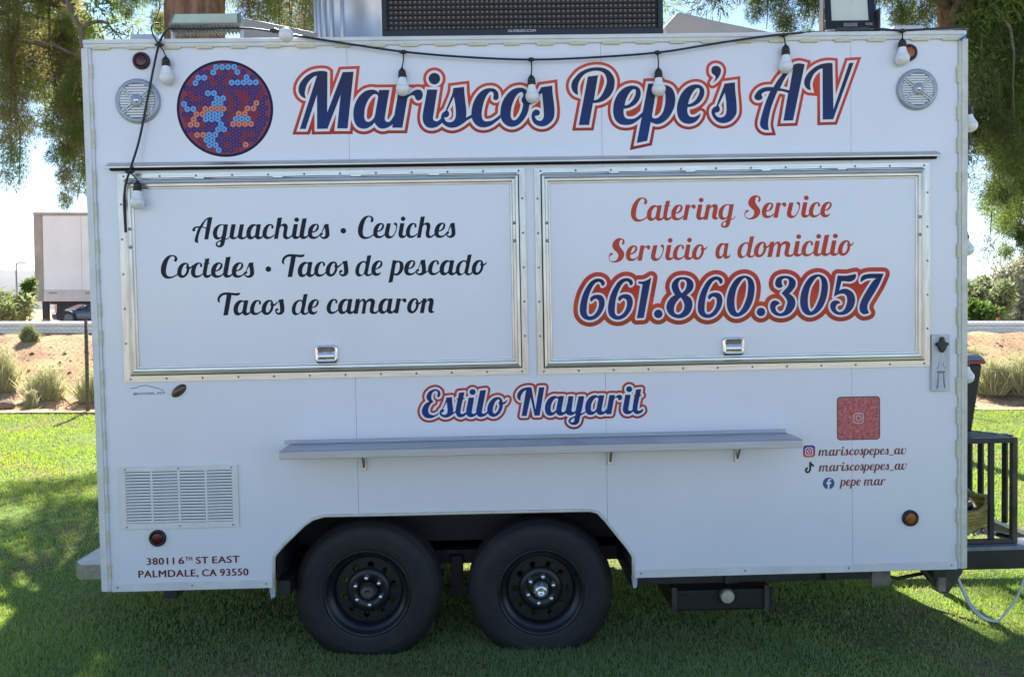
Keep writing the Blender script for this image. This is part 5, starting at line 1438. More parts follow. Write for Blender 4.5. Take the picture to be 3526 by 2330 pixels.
# ---- chain link fence along the lawn
fnc = thing('chain_link_fence', 'low chain link fence with dark posts along the lawn edge', 'fence', (0, YE + .08, 0))
fh = 1.52; fyy = YE + .08
for k in range(13):
    x = at(300, 1300, fyy).x + 2.8 * (k - 4)
    MB().tube([(x, fyy, -.05), (x, fyy, fh)], .030, 10).build('post', 'fence_post', fnc)
wr = MB()
def wire(p, q, r):
    p, q = Vector(p), Vector(q); d = (q - p).normalized(); u = Vector((0, 1, 0)); v = d.cross(u)
    a = [u * r, (v * .87 - u * .5) * r, (-v * .87 - u * .5) * r]
    wr.add([p + k for k in a] + [q + k for k in a], [(0, 1, 4, 3), (1, 2, 5, 4), (2, 0, 3, 5)])
for k in range(330):
    x = -15 + k * .09
    wire((x, fyy - .033, .03), (x + fh - .05, fyy - .033, fh - .02), .0013); wire((x, fyy - .036, fh - .02), (x + fh - .05, fyy - .036, .03), .0013)
wr.build('wire_mesh', 'fence_wire', fnc, kind='stuff')
MB().tube([(-15, fyy - .034, fh - .02), (18, fyy - .034, fh - .02)], .003, 5).build('top_wire', 'fence_wire', fnc)

# ---- leaves and needles
def cards(cen, rad, n, ln, wd, out=.6, droop=.35, jit=.7, flat=1.0, seed=0, quad=False):
    g = np.random.default_rng(seed)
    cen = np.asarray(cen, float); rad = np.asarray(rad, float)
    N = len(cen) * n
    C = np.repeat(cen, n, 0); Rr = np.repeat(rad, n)
    d = g.normal(size=(N, 3)); d /= np.linalg.norm(d, axis=1, keepdims=True)
    p = C + d * (Rr * g.random(N) ** .55)[:, None] * np.array([1, 1, flat])
    t = d * out + g.normal(size=(N, 3)) * jit * .5; t[:, 2] -= droop
    t /= np.linalg.norm(t, axis=1, keepdims=True)
    s = np.cross(t, g.normal(size=(N, 3))); s /= np.linalg.norm(s, axis=1, keepdims=True) + 1e-9
    l = ln * g.uniform(.6, 1.3, N)[:, None]; w_ = wd * g.uniform(.7, 1.3, N)[:, None]
    if quad:
        V = np.stack([p, p + t * l * .45 + s * w_ * .5, p + t * l, p + t * l * .45 - s * w_ * .5], 1).reshape(-1, 3)
        return V, np.arange(4 * N).reshape(-1, 4)
    V = np.stack([p - s * w_ * .5, p + s * w_ * .5, p + t * l], 1).reshape(-1, 3)
    return V, np.arange(3 * N).reshape(-1, 3)
def cat(parts):
    V = []; Fc = []; o = 0
    for v, f in parts: V.append(v); Fc.append(f + o); o += len(v)
    return np.vstack(V), np.vstack(Fc)

def trunk_mesh(base, top, r0, r1, rough, name, m, parent, segs=44, rings=46, lean=None):
    b, t = Vector(base), Vector(top); mb = MB(); vs = []
    for i in range(rings):
        k = i / (rings - 1); c = b.lerp(t, k)
        if lean: c = c + Vector(lean) * math.sin(math.pi * k)
        r = r0 + (r1 - r0) * k + r0 * .45 * max(0, .12 - k) / .12 * .8
        for j in range(segs):
            a = 2 * math.pi * j / segs
            q = Vector((math.cos(a) * 3.2, math.sin(a) * 3.2, c.z * .9))
            dsp = rough * (noise.noise(q * 1.6) * .6 + abs(noise.noise(Vector((math.cos(a) * 7, math.sin(a) * 7, c.z * 2.2)))) * 1.1 + .5 * noise.noise(q * 5))
            vs.append(c + Vector((math.cos(a), math.sin(a), 0)) * (r + dsp))
    mb.add(vs, [(i * segs + j, i * segs + (j + 1) % segs, (i + 1) * segs + (j + 1) % segs, (i + 1) * segs + j) for i in range(rings - 1) for j in range(segs)], True)
    return mb.build(name, m, parent)
def limb(mb, a, b, r0, r1, sag=.3, n=9, wob=.12, seed=0):
    a, b = Vector(a), Vector(b); pts = []; rs = []
    for i in range(n):
        t = i / (n - 1)
        p = a.lerp(b, t) + Vector((wob * noise.noise((t * 3, seed, 0)), wob * noise.noise((t * 3, seed, 8)), sag * math.sin(math.pi * t) + wob * noise.noise((t * 3, seed, 3))))
        pts.append(p); rs.append(r0 + (r1 - r0) * t)
    mb.tube(pts, rs, 7); return pts

def pine(name, label, trunk_xy, r, height, streamers, crown, mats, seed, per=430):
    """streamers: hanging branch ends (world top point, length, clump radius); crown: (centre, radii, number of clumps)"""
    g = np.random.default_rng(seed)
    x, y = trunk_xy
    t = thing(name, label, 'tree', (x, y, 0), 'pines behind the trailer')
    trunk_mesh((x, y, -.1), (x + .02, y + .1, height * .92), r, r * .55, r * .10, 'trunk', 'bark', t)
    lm = MB(); parts = {0: [], 1: []}
    cs = [[], []]; rs = [[], []]
    for k, (top, ln, cr) in enumerate(streamers):
        top = Vector(top)
        src = Vector((x, y, max(2.8, min(height * .9, top.z - .4 + random.uniform(-.4, .8)))))
        limb(lm, src, top, .05, .016, .3, 9, .25, seed + k)
        n = max(2, int(ln / (cr * .8)))
        side = Vector((random.uniform(-.12, .12), random.uniform(-.12, .12), -1)).normalized()
        end = top + side * ln
        limb(lm, top, end, .016, .005, 0, 6, .08, seed + 50 + k)
        for j in range(n + 1):
            c = top.lerp(end, j / n) + Vector((random.gauss(0, cr * .45), random.gauss(0, cr * .45), random.gauss(0, cr * .2)))
            w_ = random.random() < .5
            cs[w_].append(tuple(c)); rs[w_].append(cr * random.uniform(.6, 1.15) * (1 - .2 * j / n))
    big = [[], []]; bigr = [[], []]
    for (c, rad, n) in crown:
        c = Vector(c)
        for j in range(n):
            d = Vector(g.normal(size=3)).normalized()
            q = c + Vector((d.x * rad[0], d.y * rad[1], d.z * rad[2])) * (g.random() ** .4)
            w_ = int(g.random() < .5); big[w_].append(tuple(q)); bigr[w_].append(g.uniform(.28, .5))
            if j % 5 == 0: limb(lm, (x, y, min(height * .9, max(2.6, q.z - .8))), q, .06, .012, .2, 8, .2, seed + 100 + j)
    lm.build('limbs', 'bark_grey', t)
    for i in (0, 1):
        P = []
        if cs[i]: P.append(cards(cs[i], rs[i], per, .064, .0072, .55, .30, 1.1, 1.15, seed + i))
        if big[i]: P.append(cards(big[i], bigr[i], 420, .13, .014, .7, .2, .9, .8, seed + 7 + i))
        V, Fc = cat(P)
        np_mesh('crown', V - np.array([x, y, 0]), Fc, mats[i], t)
    return t
def hang(lst, DY=0.0):
    out = []
    for px, pyt, pyb, Y, cr in lst:
        Y = Y + DY; cr = cr * 1.08
        a, b = at(px, pyt, Y), at(px, pyb, Y); out.append((a, max(.2, a.z - b.z), cr))
    return out
# left pine, trunk outside the frame
YB = 5.6
xl = at(-420, 1000, YB).x
lst = [(-60, -250, 560, 3.6, .22), (10, -260, 640, 3.9, .22), (45, -300, 560, 4.6, .22), (75, -200, 470, 4.2, .20), (30, -250, 420, 5.2, .24), (115, -260, 330, 4.4, .20), (150, -300, 300, 5.0, .20), (175, -200, 420, 4.1, .16), (205, -150, 470, 4.5, .17), (235, -120, 560, 4.3, .17), (262, 20, 640, 4.1, .16), (288, 60, 690, 4.4, .16), (308, 120, 640, 4.7, .16), (330, 160, 520, 4.9, .16), (230, 180, 500, 5.2, .18), (100, -250, 200, 5.6, .22), (190, -280, 120, 5.4, .18), (-20, 0, 330, 4.2, .24), (60, 0, 380, 3.8, .18), (275, 200, 560, 3.9, .13), (140, 100, 400, 5.8, .16), (20, 150, 520, 4.4, .18)]
pine('pine_tree', 'pine with drooping dark branches at the left edge, its trunk out of view', (xl, YB), .22, 8.0, hang(lst, 1.4), [((xl + .3, YB + .5, 5.6), (2.3, 2.0, 1.5), 30)], ('pine_green', 'pine_olive'), 11, 400)
# big pine with red-brown trunk behind the rear corner
YA = 4.7
xa = at(662, 60, YA).x
lst = [(890, -200, 60, 5.2, .2), (930, -220, 85, 5.6, .22), (980, -240, 90, 5.0, .22), (1030, -240, 100, 5.4, .22), (1070, -220, 110, 5.1, .2), (860, -200, 20, 4.9, .18), (1010, -200, 120, 6.0, .25), (1085, -200, 60, 5.9, .22), (950, -160, 110, 6.4, .25), (470, -200, 40, 6.2, .14), (510, -220, 90, 6.6, .15), (545, -200, 70, 6.1, .13), (440, -200, 5, 5.7, .12), (1130, -160, 70, 6.2, .2), (2300, -200, -60, 6, .2), (1060, -180, 90, 4.7, .18), (900, -160, 40, 6.3, .24)]
pine('pine_tree', 'large pine whose thick red-brown trunk rises behind the rear floodlight', (xa, YA), .385, 9.5, hang(lst[:14] + lst[15:]), [((xa + 1.2, YA + .8, 6.6), (2.6, 2.2, 1.5), 60), ((xa - .6, YA + .2, 7.2), (2.4, 2.0, 1.4), 22), ((-3.6, 7.4, 4.7), (1.5, 1.6, .55), 26), ((-5.1, 6.6, 4.4), (.9, 1.2, .5), 12), ((-4.4, 9.0, 4.7), (1.3, .8, .4), 11), ((-5.6, 8.3, 4.5), (.8, .8, .4), 7)], ('pine_green', 'pine_olive'), 23)
# right pine behind the front end
YC = 5.2
xc = at(3268, 60, YC).x
lst = [(2570, -200, 20, 5.6, .18), (2610, -220, 60, 5.4, .2), (2650, -220, 95, 5.8, .2), (2700, -220, 90, 5.2, .2), (2760, -200, 70, 5.5, .2), (2810, -200, 100, 5.9, .2), (2850, -220, 60, 5.1, .2), (3040, -200, 110, 5.6, .2), (3090, -220, 130, 5.2, .2), (3150, -220, 90, 5.9, .2), (3200, -200, 60, 5.0, .2), (3250, -200, 130, 5.6, .2), (3300, -220, 300, 5.4, .22), (3340, -200, 420, 5.0, .2), (3370, -220, 560, 5.3, .22), (3400, -200, 600, 4.8, .22), (3430, -250, 620, 5.5, .24), (3460, -200, 700, 5.0, .22), (3490, -200, 760, 5.4, .22), (3520, -260, 820, 5.0, .22), (3550, -200, 700, 4.8, .24), (3590, -200, 640, 5.4, .24), (3500, 300, 860, 5.7, .16), (3440, 250, 640, 4.7, .18), (3345, 200, 540, 5.6, .18), (3380, 120, 500, 4.7, .2), (3480, 100, 560, 4.6, .22), (2950, -200, 20, 6.2, .2), (3120, -150, 60, 6.4, .22), (3540, 500, 850, 5.2, .14), (3425, 0, 380, 4.9, .24), (3470, -50, 420, 5.3, .26), (3510, 0, 480, 4.9, .26), (3330, -100, 200, 5.2, .2)]
pine('pine_tree', 'pine with hanging green foliage beyond the front end of the trailer', (xc, YC), .13, 8.5, hang(lst), [((xc + 1.2, YC + .3, 5.9), (2.3, 2.0, 1.5), 66), ((xc - 2.2, YC + .6, 6.3), (1.8, 1.8, 1.0), 34)], ('pine_shaded', 'pine_green'), 37, 600)
rt = [o for o in bpy.data.objects if o.get('label', '').startswith('pine with hanging green')][0]
g = np.random.default_rng(77); cc_ = []
for k in range(34):
    px, py = g.uniform(3330, 3600), g.uniform(-120, 330) if k < 26 else g.uniform(250, 560)
    cc_.append(tuple(at(px, py, g.uniform(4.6, 5.4))))
V, Fc = cards(cc_, [.20] * len(cc_), 190, .065, .020, .5, .1, .9, 1, 78, quad=True)
np_mesh('crown', V - np.array(rt['_base']), Fc, 'bright_leaf', rt)  # brighter clumps put sunlight into the crown's colour
# brown hanging limb by the left pine
lb = thing('bare_branch', 'bare brown branch hanging from the left pine beside the trailer corner', 'branch', at(250, 0, 3.7))
mb = MB()
P = [at(*p, 3.7) for p in ((238, -140), (236, 0), (248, 45), (262, 75), (280, 97), (278, 130), (282, 175), (286, 230), (296, 310))]
mb.tube(P, [.035, .032, .030, .028, .026, .018, .015, .011, .005], 8)
P = [at(*p, 3.7) for p in ((282, 98), (295, 88), (320, 78), (350, 74), (372, 82), (385, 100), (402, 118), (420, 135))]
mb.tube(P, [.022, .020, .016, .015, .013, .010, .008, .004], 7)
P = [at(*p, 3.7) for p in ((378, 92), (395, 108), (420, 118), (445, 124))]
mb.tube(P, [.010, .008, .006, .003], 6)
mb.build('limb', 'bark_grey', lb)
bc_ = [at(px, py, 3.7) for px, py in ((300, 40), (330, 20), (350, 45), (345, 10), (380, 15), (400, 5), (310, 5), (355, -20), (390, 90), (330, 100), (350, 115))]
V, Fc = cards([tuple(p) for p in bc_], [.13] * len(bc_), 34, .075, .018, .5, .3, .8, 1, 5, quad=True)
np_mesh('leaves', V - np.array(lb['_base']), Fc, 'bright_leaf', lb)

# ---- broadleaf trees and bushes beyond the highway bank
def bush(name, label, cat_, c, rad, n, per, ln, wd, m, seed, trunk_r=.1, group=None, droop=.1):
    g = np.random.default_rng(seed); c = Vector(c)
    t = thing(name, label, cat_, (c.x, c.y, c.z - rad[2]), group)
    cen = []; rr = []
    for j in range(n):
        d = Vector(g.normal(size=3)).normalized(); k = g.random() ** .45
        cen.append((c.x + d.x * rad[0] * k, c.y + d.y * rad[1] * k, c.z + d.z * rad[2] * k)); rr.append(min(rad) * g.uniform(.22, .42))
    mb = MB(); b = Vector((c.x, c.y, c.z - rad[2] - .2))
    mb.tube([b, b + Vector((.05, 0, rad[2] * .7)), c], [trunk_r, trunk_r * .7, trunk_r * .3], 8)
    for j in range(0, n, max(1, n // 14)): limb(mb, b + Vector((0, 0, rad[2] * .7)), cen[j], trunk_r * .35, .01, .1, 6, .1, seed + j)
    mb.build('trunk', 'bark_grey', t)
    V, Fc = cards(cen, rr, per, ln, wd, .5, droop, .9, 1, seed, quad=True)
    np_mesh('crown', V - np.array(t['_base']), Fc, m, t)
    return t
def bpx(px0, px1, py0, py1, Y, **k):
    a, b = at(px0, py0, Y), at(px1, py1, Y)
    c = (a + b) / 2
    return dict(c=c, rad=(abs(b.x - a.x) / 2, abs(b.x - a.x) / 2, abs(a.z - b.z) / 2))
g1 = 'trees beyond the highway'
bush('roadside_bush', 'leafy grey-green bush in front of the parked semi trailer', 'bush', **bpx(-90, 118, 985, 1160, 16.2), n=40, per=70, ln=.15, wd=.06, m='dull_leaf', seed=3, trunk_r=.05)
bush('roadside_bush', 'small light bush tip standing above the leafy bush at the left edge', 'bush', **bpx(76, 122, 935, 1060, 16.8), n=9, per=70, ln=.13, wd=.05, m='bright_leaf', seed=4, trunk_r=.03)
bush('roadside_tree', 'round mid green tree beyond the guardrail at the right', 'tree', **bpx(3290, 3460, 955, 1125, 30), n=60, per=110, ln=.24, wd=.12, m='dull_leaf', seed=5, trunk_r=.16, group=g1)
bush('roadside_bush', 'lime green bush just above the guardrail beside the trailer front', 'bush', **bpx(3300, 3425, 1046, 1135, 21), n=34, per=90, ln=.18, wd=.09, m='bright_leaf', seed=6, trunk_r=.05, group=g1)
bush('roadside_tree', 'thin olive tree reaching up at the right edge', 'tree', **bpx(3425, 3600, 865, 1125, 34), n=60, per=80, ln=.25, wd=.09, m='grey_leaf', seed=8, trunk_r=.16, group=g1)
bush('roadside_tree', 'dark green tree filling in behind the lime bush', 'tree', **bpx(3120, 3330, 980, 1130, 38), n=50, per=90, ln=.3, wd=.14, m='dull_leaf', seed=9, trunk_r=.2, group=g1)
bush('roadside_tree', 'far grey-green tree low behind the olive tree', 'tree', **bpx(3430, 3640, 985, 1120, 52), n=46, per=90, ln=.36, wd=.16, m='dull_leaf', seed=10, trunk_r=.2, group=g1)
gw = np.random.default_rng(50); wc = []; wr_ = []  # unseen wood, added for its reflection in the wall
for k in range(26):
    x = gw.uniform(-70, 70); hgt = gw.uniform(3, 6.5)
    for j in range(26): wc.append((x + gw.normal(0, 2.0), -40 + gw.normal(0, 2.0), hgt * gw.uniform(.25, 1))); wr_.append(gw.uniform(.6, 1.1))
V, Fc = cards(wc, wr_, 26, .5, .3, .5, .1, .9, 1, 51, quad=True)
wo_ = np_mesh('mirrored_wood', V, Fc, 'dull_leaf', None, 'stuff'); wo_['label'] = 'added wood behind the camera for the wall to mirror'
# ---- brush on the bank
def tuft(name, label, px0, px1, py0, py1, Y, n, m, seed, cat_='shrub', group='dry brush on the bank', spread=.8):
    a, b = at(px0, py1, Y), at(px1, py1, Y); h = at(px0, py0, Y).z - a.z
    z0 = emb_z(Y) - .05
    h = max(.12, at(px0, py0, Y).z - z0)
    cx, hw = (a.x + b.x) / 2, abs(b.x - a.x) / 2
    g = np.random.default_rng(seed)
    t = thing(name, label, cat_, (cx, Y, z0), group)
    r = np.sqrt(g.random(n)); an = g.random(n) * 2 * np.pi
    P = np.stack([r * np.cos(an) * hw * .75, r * np.sin(an) * hw * .5, np.zeros(n)], 1)
    lenf = h * (1.05 - .5 * r) * g.uniform(.55, 1.05, n)
    lean = np.stack([P[:, 0] * spread * .9 + g.normal(0, hw * .30, n), P[:, 1] * .6 + g.normal(0, hw * .15, n), lenf], 1)
    s = np.cross(lean, g.normal(size=(n, 3))); s /= np.linalg.norm(s, axis=1, keepdims=True)
    w_ = .009 * g.uniform(.6, 1.4, n)[:, None]
    mid = P + lean * .55 + g.normal(0, hw * .04, (n, 3))
    V = np.stack([P - s * w_, P + s * w_, mid + s * w_ * .9, P + lean, mid - s * w_ * .9], 1).reshape(-1, 3)
    i = np.arange(n)[:, None] * 5
    Fc = np.vstack([i + np.array([[0, 1, 2]]), i + np.array([[0, 2, 4]]), i + np.array([[4, 2, 3]])])
    np_mesh('stems', V, Fc, m, t)
    k = 26
    cen = [(hw * .7 * math.cos(q) * rr, hw * .5 * math.sin(q) * rr, h * zz) for q, rr, zz in zip(g.random(k) * 6.28, g.random(k) ** .5, g.uniform(.25, .8, k))]
    V, Fc = cards(cen, [hw * .36] * k, int(n / 6), .06, .010, .5, -.3, 1.0, 1.0, seed)
    np_mesh('twigs', V, Fc, m, t)
    return t
tuft('desert_shrub', 'tall pale green shrub at the left edge below the guardrail', -70, 66, 1165, 1290, 11.3, 520, 'brush', 1)
tuft('desert_shrub', 'wide pale green shrub low on the bank left of the fence post', 84, 222, 1232, 1318, 10.7, 430, 'brush', 2)
tuft('desert_shrub', 'small green weed tuft right under the guardrail', 70, 128, 1112, 1150, 13.6, 350, 'dull_leaf', 3)
tuft('desert_shrub', 'pale shrub behind the fence post next to the trailer', 262, 400, 1225, 1315, 10.7, 330, 'brush', 4)
tuft('desert_shrub', 'tiny grass tuft on the bare dirt below the wide shrub', 85, 125, 1322, 1342, 10.1, 160, 'brush', 5)
tuft('tall_grass', 'tall green grass on the bank at the right edge', 3440, 3640, 1180, 1330, 11.0, 1800, 'brush', 6, 'grass', 'tall grass at the right', .5)
tuft('tall_grass', 'green grass clump on the bank right above the black bin', 3350, 3480, 1215, 1320, 11.0, 1200, 'brush', 7, 'grass', 'tall grass at the right', .5)
tuft('tall_grass', 'low yellowish grass showing beside the trailer front', 3290, 3380, 1195, 1250, 12.4, 700, 'brush', 8, 'grass', 'tall grass at the right', .6)
rk = MB()
p = at(14, 1384, 9.9)
vs = []; n = 12
for i in range(7):
    ph_ = math.pi * i / 6
    for k in range(n):
        a = 2 * math.pi * k / n; q = Vector((math.sin(ph_) * math.cos(a), math.sin(ph_) * math.sin(a), math.cos(ph_)))
        q *= 1 + .35 * noise.noise(q * 2.3); vs.append((p.x + q.x * .16, 9.95 + q.y * .1, .07 + q.z * .09))
rk.add(vs, [(i * n + k, i * n + (k + 1) % n, (i + 1) * n + (k + 1) % n, (i + 1) * n + k) for i in range(6) for k in range(n)], True)
tag(rk.build('rock', 'rock'), 'dark brown rock on the dirt at the left edge beyond the fence', 'rock')
pb = MB()
g = np.random.default_rng(4)
for k in range(3200):
    x = g.uniform(-12, 14); y = g.uniform(9.8, 13.6); z = emb_z(y) + .10 * (noise.noise((x * .6, y * .6, 3)) + .6 * noise.noise((x * 1.9, y * 1.9, 9)) + .4 * noise.noise((x * 5, y * 5, 2))) * (1 if y > 9.9 else .2)
    r = .008 + .05 * g.random() ** 3
    o = [(x + r * g.uniform(-1, 1) * .4 + r * dx, y + r * dy, z + r * dz) for dx, dy, dz in ((1, 0, 0), (0, 1, 0), (-1, 0, 0), (0, -1, 0), (0, 0, .7))]
    pb.add(o, [(0, 1, 4), (1, 2, 4), (2, 3, 4), (3, 0, 4)])
pb.build('gravel', 'rock', kind='stuff')
bpy.data.objects['gravel']['label'] = 'loose gravel scattered over the bank'

# ---- semi trailer on the highway
YS = 22.5; RZ = .74
x0 = at(118, 900, YS).x
sm = thing('semi_trailer', 'white box semi trailer on the highway at the left', 'semi trailer', (x0, YS, RZ))
zb0, zb1 = RZ + 1.22, at(118, 731, YS).z
LN = 13.6
MB().box((x0 + .28, YS, zb0 + .36), (x0 + LN, YS + 2.55, zb1 - .10)).build('box_body', 'truck_white', sm, bev=.02)
MB().box((x0, YS - .012, zb0), (x0 + .279, YS + 2.56, zb1 - .101)).build('rear_frame', 'truck_trim', sm, bev=.02)
MB().box((x0, YS - .02, zb1 - .0999), (x0 + LN, YS + 2.57, zb1)).build('top_rail', 'truck_trim', sm, bev=.01)
MB().box((x0 + .2801, YS - .015, zb0), (x0 + LN, YS + 2.56, zb0 + .3599)).build('bottom_rail', 'truck_skirt', sm, bev=.01)
for k in range(11):
    x = x0 + .45 + k * 1.16
    MB().box((x, YS - .022, zb0 + .24), (x + .26, YS - .0152, zb0 + .30)).build('marker_strip', 'truck_trim', sm)
for k in range(1, 11):
    MB().box((x0 + .28 + k * 1.22, YS - .004, zb0 + .361), (x0 + .295 + k * 1.22, YS + .001, zb1 - .102)).build('panel_joint', 'truck_skirt', sm)
MB().box((x0 + .05, YS + .25, RZ + .50), (x0 + .15, YS + .6, RZ + .62)).build('underride_guard', 'under_dark', sm)
MB().box((x0 + .06, YS + .30, RZ + .63), (x0 + .24, YS + .42, zb0 - .001)).build('guard_post', 'under_dark', sm)
MB().box((x0 + .31, YS + .3, zb0 - .09), (x0 + 5.4, YS + .5, zb0 - .001)).build('slider_rail', 'under_dark', sm)
MB().prism([(x0 + 1.15, zb0 - .091), (x0 + .52, zb0 - .091), (x0 + .50, RZ + .64), (x0 + .66, RZ + .64), (x0 + .70, zb0 - .26)], 'y', YS + .32, YS + .48).build('brace', 'under_dark', sm)
for xw in (3.3, 4.6):
    for y in (YS + .05, YS + 1.95):
        wv = MB().lathe([(.30, y + .02), (.36, y), (.48, y), (.51, y + .06), (.51, y + .5), (.3, y + .54)], (x0 + xw, 0, RZ + .51), n=28).build('wheel', 'rubber', sm)
        MB().lathe([(.30, y + .04), (.14, y + .10), (0, y + .09)], (x0 + xw, 0, RZ + .51), n=20).build('rim', 'car_rim', wv)
# ---- dark sedan
YCAR = 33.0; RZ = .97
xn = at(166, 1080, YCAR).x
car = thing('parked_car', 'dark grey sedan on the far lanes, seen under the semi trailer', 'car', (xn + 2.3, YCAR + .9, RZ))
cw_ = 1.80
sect = [(0.0, .42, .62, .62), (.10, .30, .70, .72), (.55, .22, .78, .80), (1.10, .20, .84, .86), (1.55, .20, .90, .92), (2.6, .20, .93, .94), (3.6, .20, .95, .93), (4.2, .24, .97, .90), (4.6, .34, .94, .80), (4.7, .45, .86, .70)]
sect = [(x, a * .88, b * .88, c_) for x, a, b, c_ in sect]
mb = MB(); vs = []
for x, zl_, zh, wf in sect:
    hw = cw_ / 2 * min(1, wf * 1.06)
    ring = [(-hw * .96, zl_), (-hw, zl_ + .15), (-hw, zh - .22), (-hw * .93, zh - .03), (-hw * .55, zh + .02), (hw * .55, zh + .02), (hw * .93, zh - .03), (hw, zh - .22), (hw, zl_ + .15), (hw * .96, zl_)]
    vs += [(xn + x, YCAR + cw_ / 2 + y, RZ + z) for y, z in ring]
n = 10
mb.add(vs, [(i * n + k, i * n + (k + 1) % n, (i + 1) * n + (k + 1) % n, (i + 1) * n + k) for i in range(len(sect) - 1) for k in range(n)] + [tuple(range(n)), tuple(range((len(sect) - 1) * n, len(sect) * n))], True)
mb.build('body', 'car_paint', car)
cab = [(1.20, .86), (1.75, 1.20), (2.25, 1.38), (2.85, 1.43), (3.35, 1.36), (3.95, 1.08), (4.25, .94)]
cab = [(x, z - .10) for x, z in cab]
mb = MB(); vs = []
for x, z in cab:
    t = (z - .76) / .57; hw0, hw1 = cw_ / 2 * .93, cw_ / 2 * (.93 - .22 * t)
    vs += [(xn + x, YCAR + cw_ / 2 + y, RZ + zz) for y, zz in ((-hw0, .76), (-hw1, z - .03), (-hw1 * .8, z), (hw1 * .8, z), (hw1, z - .03), (hw0, .76))]
mb.add(vs, [(i * 6 + k, i * 6 + k + 1, (i + 1) * 6 + k + 1, (i + 1) * 6 + k) for i in range(len(cab) - 1) for k in range(5)], True)
mb.build('cabin', 'car_paint', car)
for side in (-1, 1):
    for pl_ in ([(1.62, .85), (1.95, 1.12), (2.32, 1.23), (2.72, 1.25), (2.70, .86)], [(2.78, .86), (2.80, 1.25), (3.25, 1.19), (3.75, .96), (3.80, .87)]):
        vs = []
        for x, z in pl_:
            zt_ = np.interp(x, [c_[0] for c_ in cab], [c_[1] for c_ in cab]); t = (zt_ - .76) / .57
            hw0, hw1 = cw_ / 2 * .93, cw_ / 2 * (.93 - .22 * t); k = (z - .76) / max(.05, zt_ - .03 - .76)
            vs.append((xn + x, YCAR + cw_ / 2 + side * (hw0 + (hw1 - hw0) * k + .006), RZ + z))
        MB().add(vs, [tuple(range(5))]).build('side_window', 'car_glass', car)
MB().add([(xn + 1.26, YCAR + .25, RZ + .815), (xn + 1.26, YCAR + cw_ - .25, RZ + .815), (xn + 2.2, YCAR + cw_ - .36, RZ + 1.285), (xn + 2.2, YCAR + .36, RZ + 1.285)], [(0, 1, 2, 3)]).build('windscreen', 'car_glass', car)
for xw in (.88, 3.75):
    for y, s in ((YCAR - .012, 1), (YCAR + cw_ + .012, -1)):
        wv = MB().lathe([(.22, y + s * .03), (.25, y + s * .0), (.31, y), (.33, y + s * .03), (.33, y + s * .20), (.22, y + s * .21)], (xn + xw, 0, RZ + .33), n=28).build('wheel', 'rubber', car)
        MB().lathe([(.23, y + s * .02), (.20, y + s * .035), (.06, y + s * .02), (0, y + s * .02)], (xn + xw, 0, RZ + .33), n=10, smooth=False).build('rim', 'car_rim', wv)
MB().box((xn + .06, YCAR + .06, RZ + .50), (xn + .30, YCAR + .30, RZ + .59)).build('headlight', 'chrome', car, bev=.02)
MB().box((xn + 1.55, YCAR - .10, RZ + .80), (xn + 1.70, YCAR + .06, RZ + .90)).build('mirror', 'car_paint', car, bev=.02)
# ---- far building, lamp, marker
xb_ = at(186, 1000, 58).x
bd = thing('stucco_building', 'low pink stucco building seen under the semi trailer', 'building', (xb_ + 9, 58, .7))
MB().box((xb_, 58, .6), (xb_ + 20, 70, 4.0)).build('wall', 'pink_stucco', bd)
MB().box((xb_ - .4, 57.6, 4.001), (xb_ + 20.4, 70.4, 4.35)).build('roof', 'roof_tile', bd)
for k in range(5):
    wv = MB().box((xb_ + 2 + k * 3.6, 57.93, 2.5), (xb_ + 3.6 + k * 3.6, 58.02, 3.5)).build('window', 'car_glass', bd)
    MB().box((xb_ + 1.9 + k * 3.6, 57.90, 2.38), (xb_ + 3.7 + k * 3.6, 58.0, 2.499)).build('sill', 'trim_cream', wv)
xr_ = at(3462, 1090, 70).x
bd = thing('grey_building', 'low building with a grey roof behind the guardrail at the right edge', 'building', (xr_ + 6, 70, .7))
MB().box((xr_, 70, .6), (xr_ + 16, 80, at(3470, 1092, 70).z)).build('wall', 'pink_stucco', bd)
zz = at(3470, 1092, 70).z
MB().prism([(69.4, zz + .001), (80.6, zz + .001), (75, zz + 1.3)], 'x', xr_ - .4, xr_ + 16.4).build('roof', 'roof_tile', bd)
pb_ = at(58, 1010, 60); ptop = at(57, 905, 60)
lp = thing('street_lamp', 'thin grey street lamp standing far off above the bush at the left', 'street lamp', (pb_.x, 60, .7))
MB().tube([(pb_.x, 60, .6), (pb_.x, 60, ptop.z)], [.09, .06], 8).build('pole', 'pole_grey', lp)
MB().tube([(pb_.x, 60, ptop.z - .1), (pb_.x + .2, 60, ptop.z + .02), (pb_.x + .5, 60, ptop.z)], [.05, .05, .06], 8).build('arm', 'pole_grey', lp)
MB().box((pb_.x + .35, 59.9, ptop.z - .06), (pb_.x + .85, 60.1, ptop.z + .03)).build('lamp_head', 'pole_grey', lp, bev=.02)
om = at(3438, 1097, 26)
dl = thing('orange_marker', 'slim orange traffic marker behind the guardrail at the right', 'traffic marker', (om.x, 26, .74))
MB().lathe([(.11, .745), (.10, .80), (.07, .82), (.055, at(3438, 1060, 26).z - .04), (.03, at(3438, 1058, 26).z)], (om.x, 26, 0), axis='z', n=14).build('post', 'orange_plastic', dl)
MB().lathe([(.0, .742), (.22, .742), (.22, .775), (.08, .80)], (om.x, 26, 0), axis='z', n=10).build('base', 'rubber', dl)

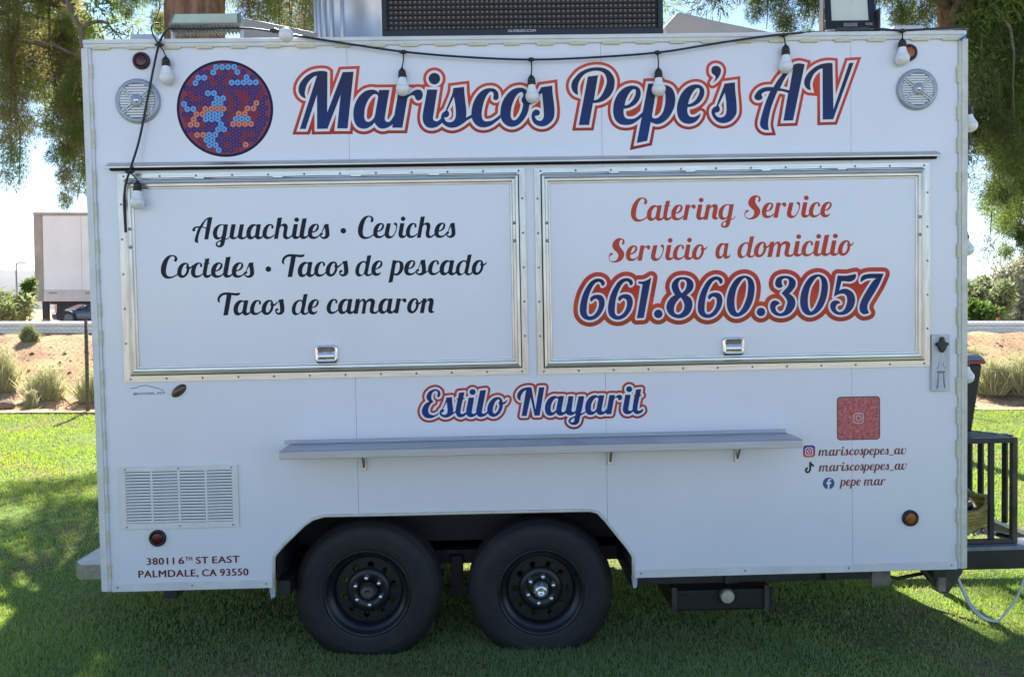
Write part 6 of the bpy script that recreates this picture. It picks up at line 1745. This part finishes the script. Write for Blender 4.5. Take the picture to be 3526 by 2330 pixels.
# ---- grass
def grass():
    g = np.random.default_rng(99)
    P = []
    bands = [(3.0, 4.2, 13000, .030, .0028), (4.2, 5.6, 8400, .031, .0032), (5.6, 8.0, 4000, .034, .0044), (8.0, 13.6, 1600, .038, .0072)]
    for d0, d1, den, h, w_ in bands:
        area = (d1 - d0) * (d0 + d1) * .82 * 1
        n = int(area * den)
        d = np.sqrt(g.uniform(d0 ** 2, d1 ** 2, n)); x = CAM.x + .025 * d + d * g.uniform(-.82, .82, n); y = CAM.y + d
        k = y < YE - .1
        P.append(np.stack([x, y, np.full(n, h), np.full(n, w_)], 1)[k])
    P = np.vstack(P)
    def fn(x, y, s, o):   # cheap smooth noise
        return np.sin(x * s + o) * np.sin(y * s * 1.13 + 1.7 * o) + .6 * np.sin(x * s * 2.3 + 2 * o + np.sin(y * s)) * np.sin(y * s * 2.1 + o)
    patch = fn(P[:, 0], P[:, 1], 2.1, .7) + .5 * fn(P[:, 0], P[:, 1], 7.0, 2.0)
    keep = g.random(len(P)) < np.clip(.86 + .34 * patch, .12, 1)
    P = P[keep]; patch = patch[keep]
    n = len(P)
    hh = P[:, 2] * g.uniform(.45, 1.25, n) * (1 + .18 * patch)
    an = g.random(n) * 2 * np.pi
    ln = g.uniform(.1, .9, n)
    zb = np.array([lawn_z(x, y) for x, y in P[:, :2]]) if n < 400000 else np.zeros(n)
    B = np.stack([P[:, 0], P[:, 1], zb - .003], 1)
    s = np.stack([np.cos(an), np.sin(an), np.zeros(n)], 1) * P[:, 3:4] * g.uniform(.7, 1.4, (n, 1))
    la = g.random(n) * 2 * np.pi
    dr = np.stack([np.cos(la) * ln, np.sin(la) * ln, np.ones(n)], 1); dr /= np.linalg.norm(dr, axis=1, keepdims=True)
    T = B + dr * hh[:, None]
    M = B + dr * hh[:, None] * .5 + np.array([0, 0, .004])
    straw = g.random(n) < np.clip(.13 - .20 * patch, .03, .6)
    for nm, k, m, lab in (('grass', ~straw, 'grass_blade', 'mown green lawn grass'), ('dry_grass', straw, 'straw', 'dry straw blades among the lawn grass')):
        b, mm, t, ss = B[k], M[k], T[k], s[k]
        V = np.stack([b - ss, b + ss, t], 1).reshape(-1, 3)
        o = np_mesh(nm, V, np.arange(3 * len(b)).reshape(-1, 3), m, None, 'stuff'); o['label'] = lab; o['category'] = 'grass'
grass()

# ---- hazy valley air
hz = MB().box((-5400, -140, -2), (5400, 5400, 320)).build('haze', 'black_gap')
hz['kind'] = 'stuff'; hz['label'] = 'pale haze over the valley'
hm = bpy.data.materials.new('haze_air'); hm.use_nodes = True
hn = hm.node_tree.nodes; hn.clear()
ho = hn.new('ShaderNodeOutputMaterial'); hp = hn.new('ShaderNodeVolumePrincipled')
hp.inputs['Color'].default_value = (.80, .87, 1.0, 1); hp.inputs['Density'].default_value = .00006; hp.inputs['Anisotropy'].default_value = .0
hm.node_tree.links.new(hp.outputs[0], ho.inputs['Volume'])
hz.data.materials[0] = hm

for o in bpy.data.objects:
    if '_base' in o: del o['_base']
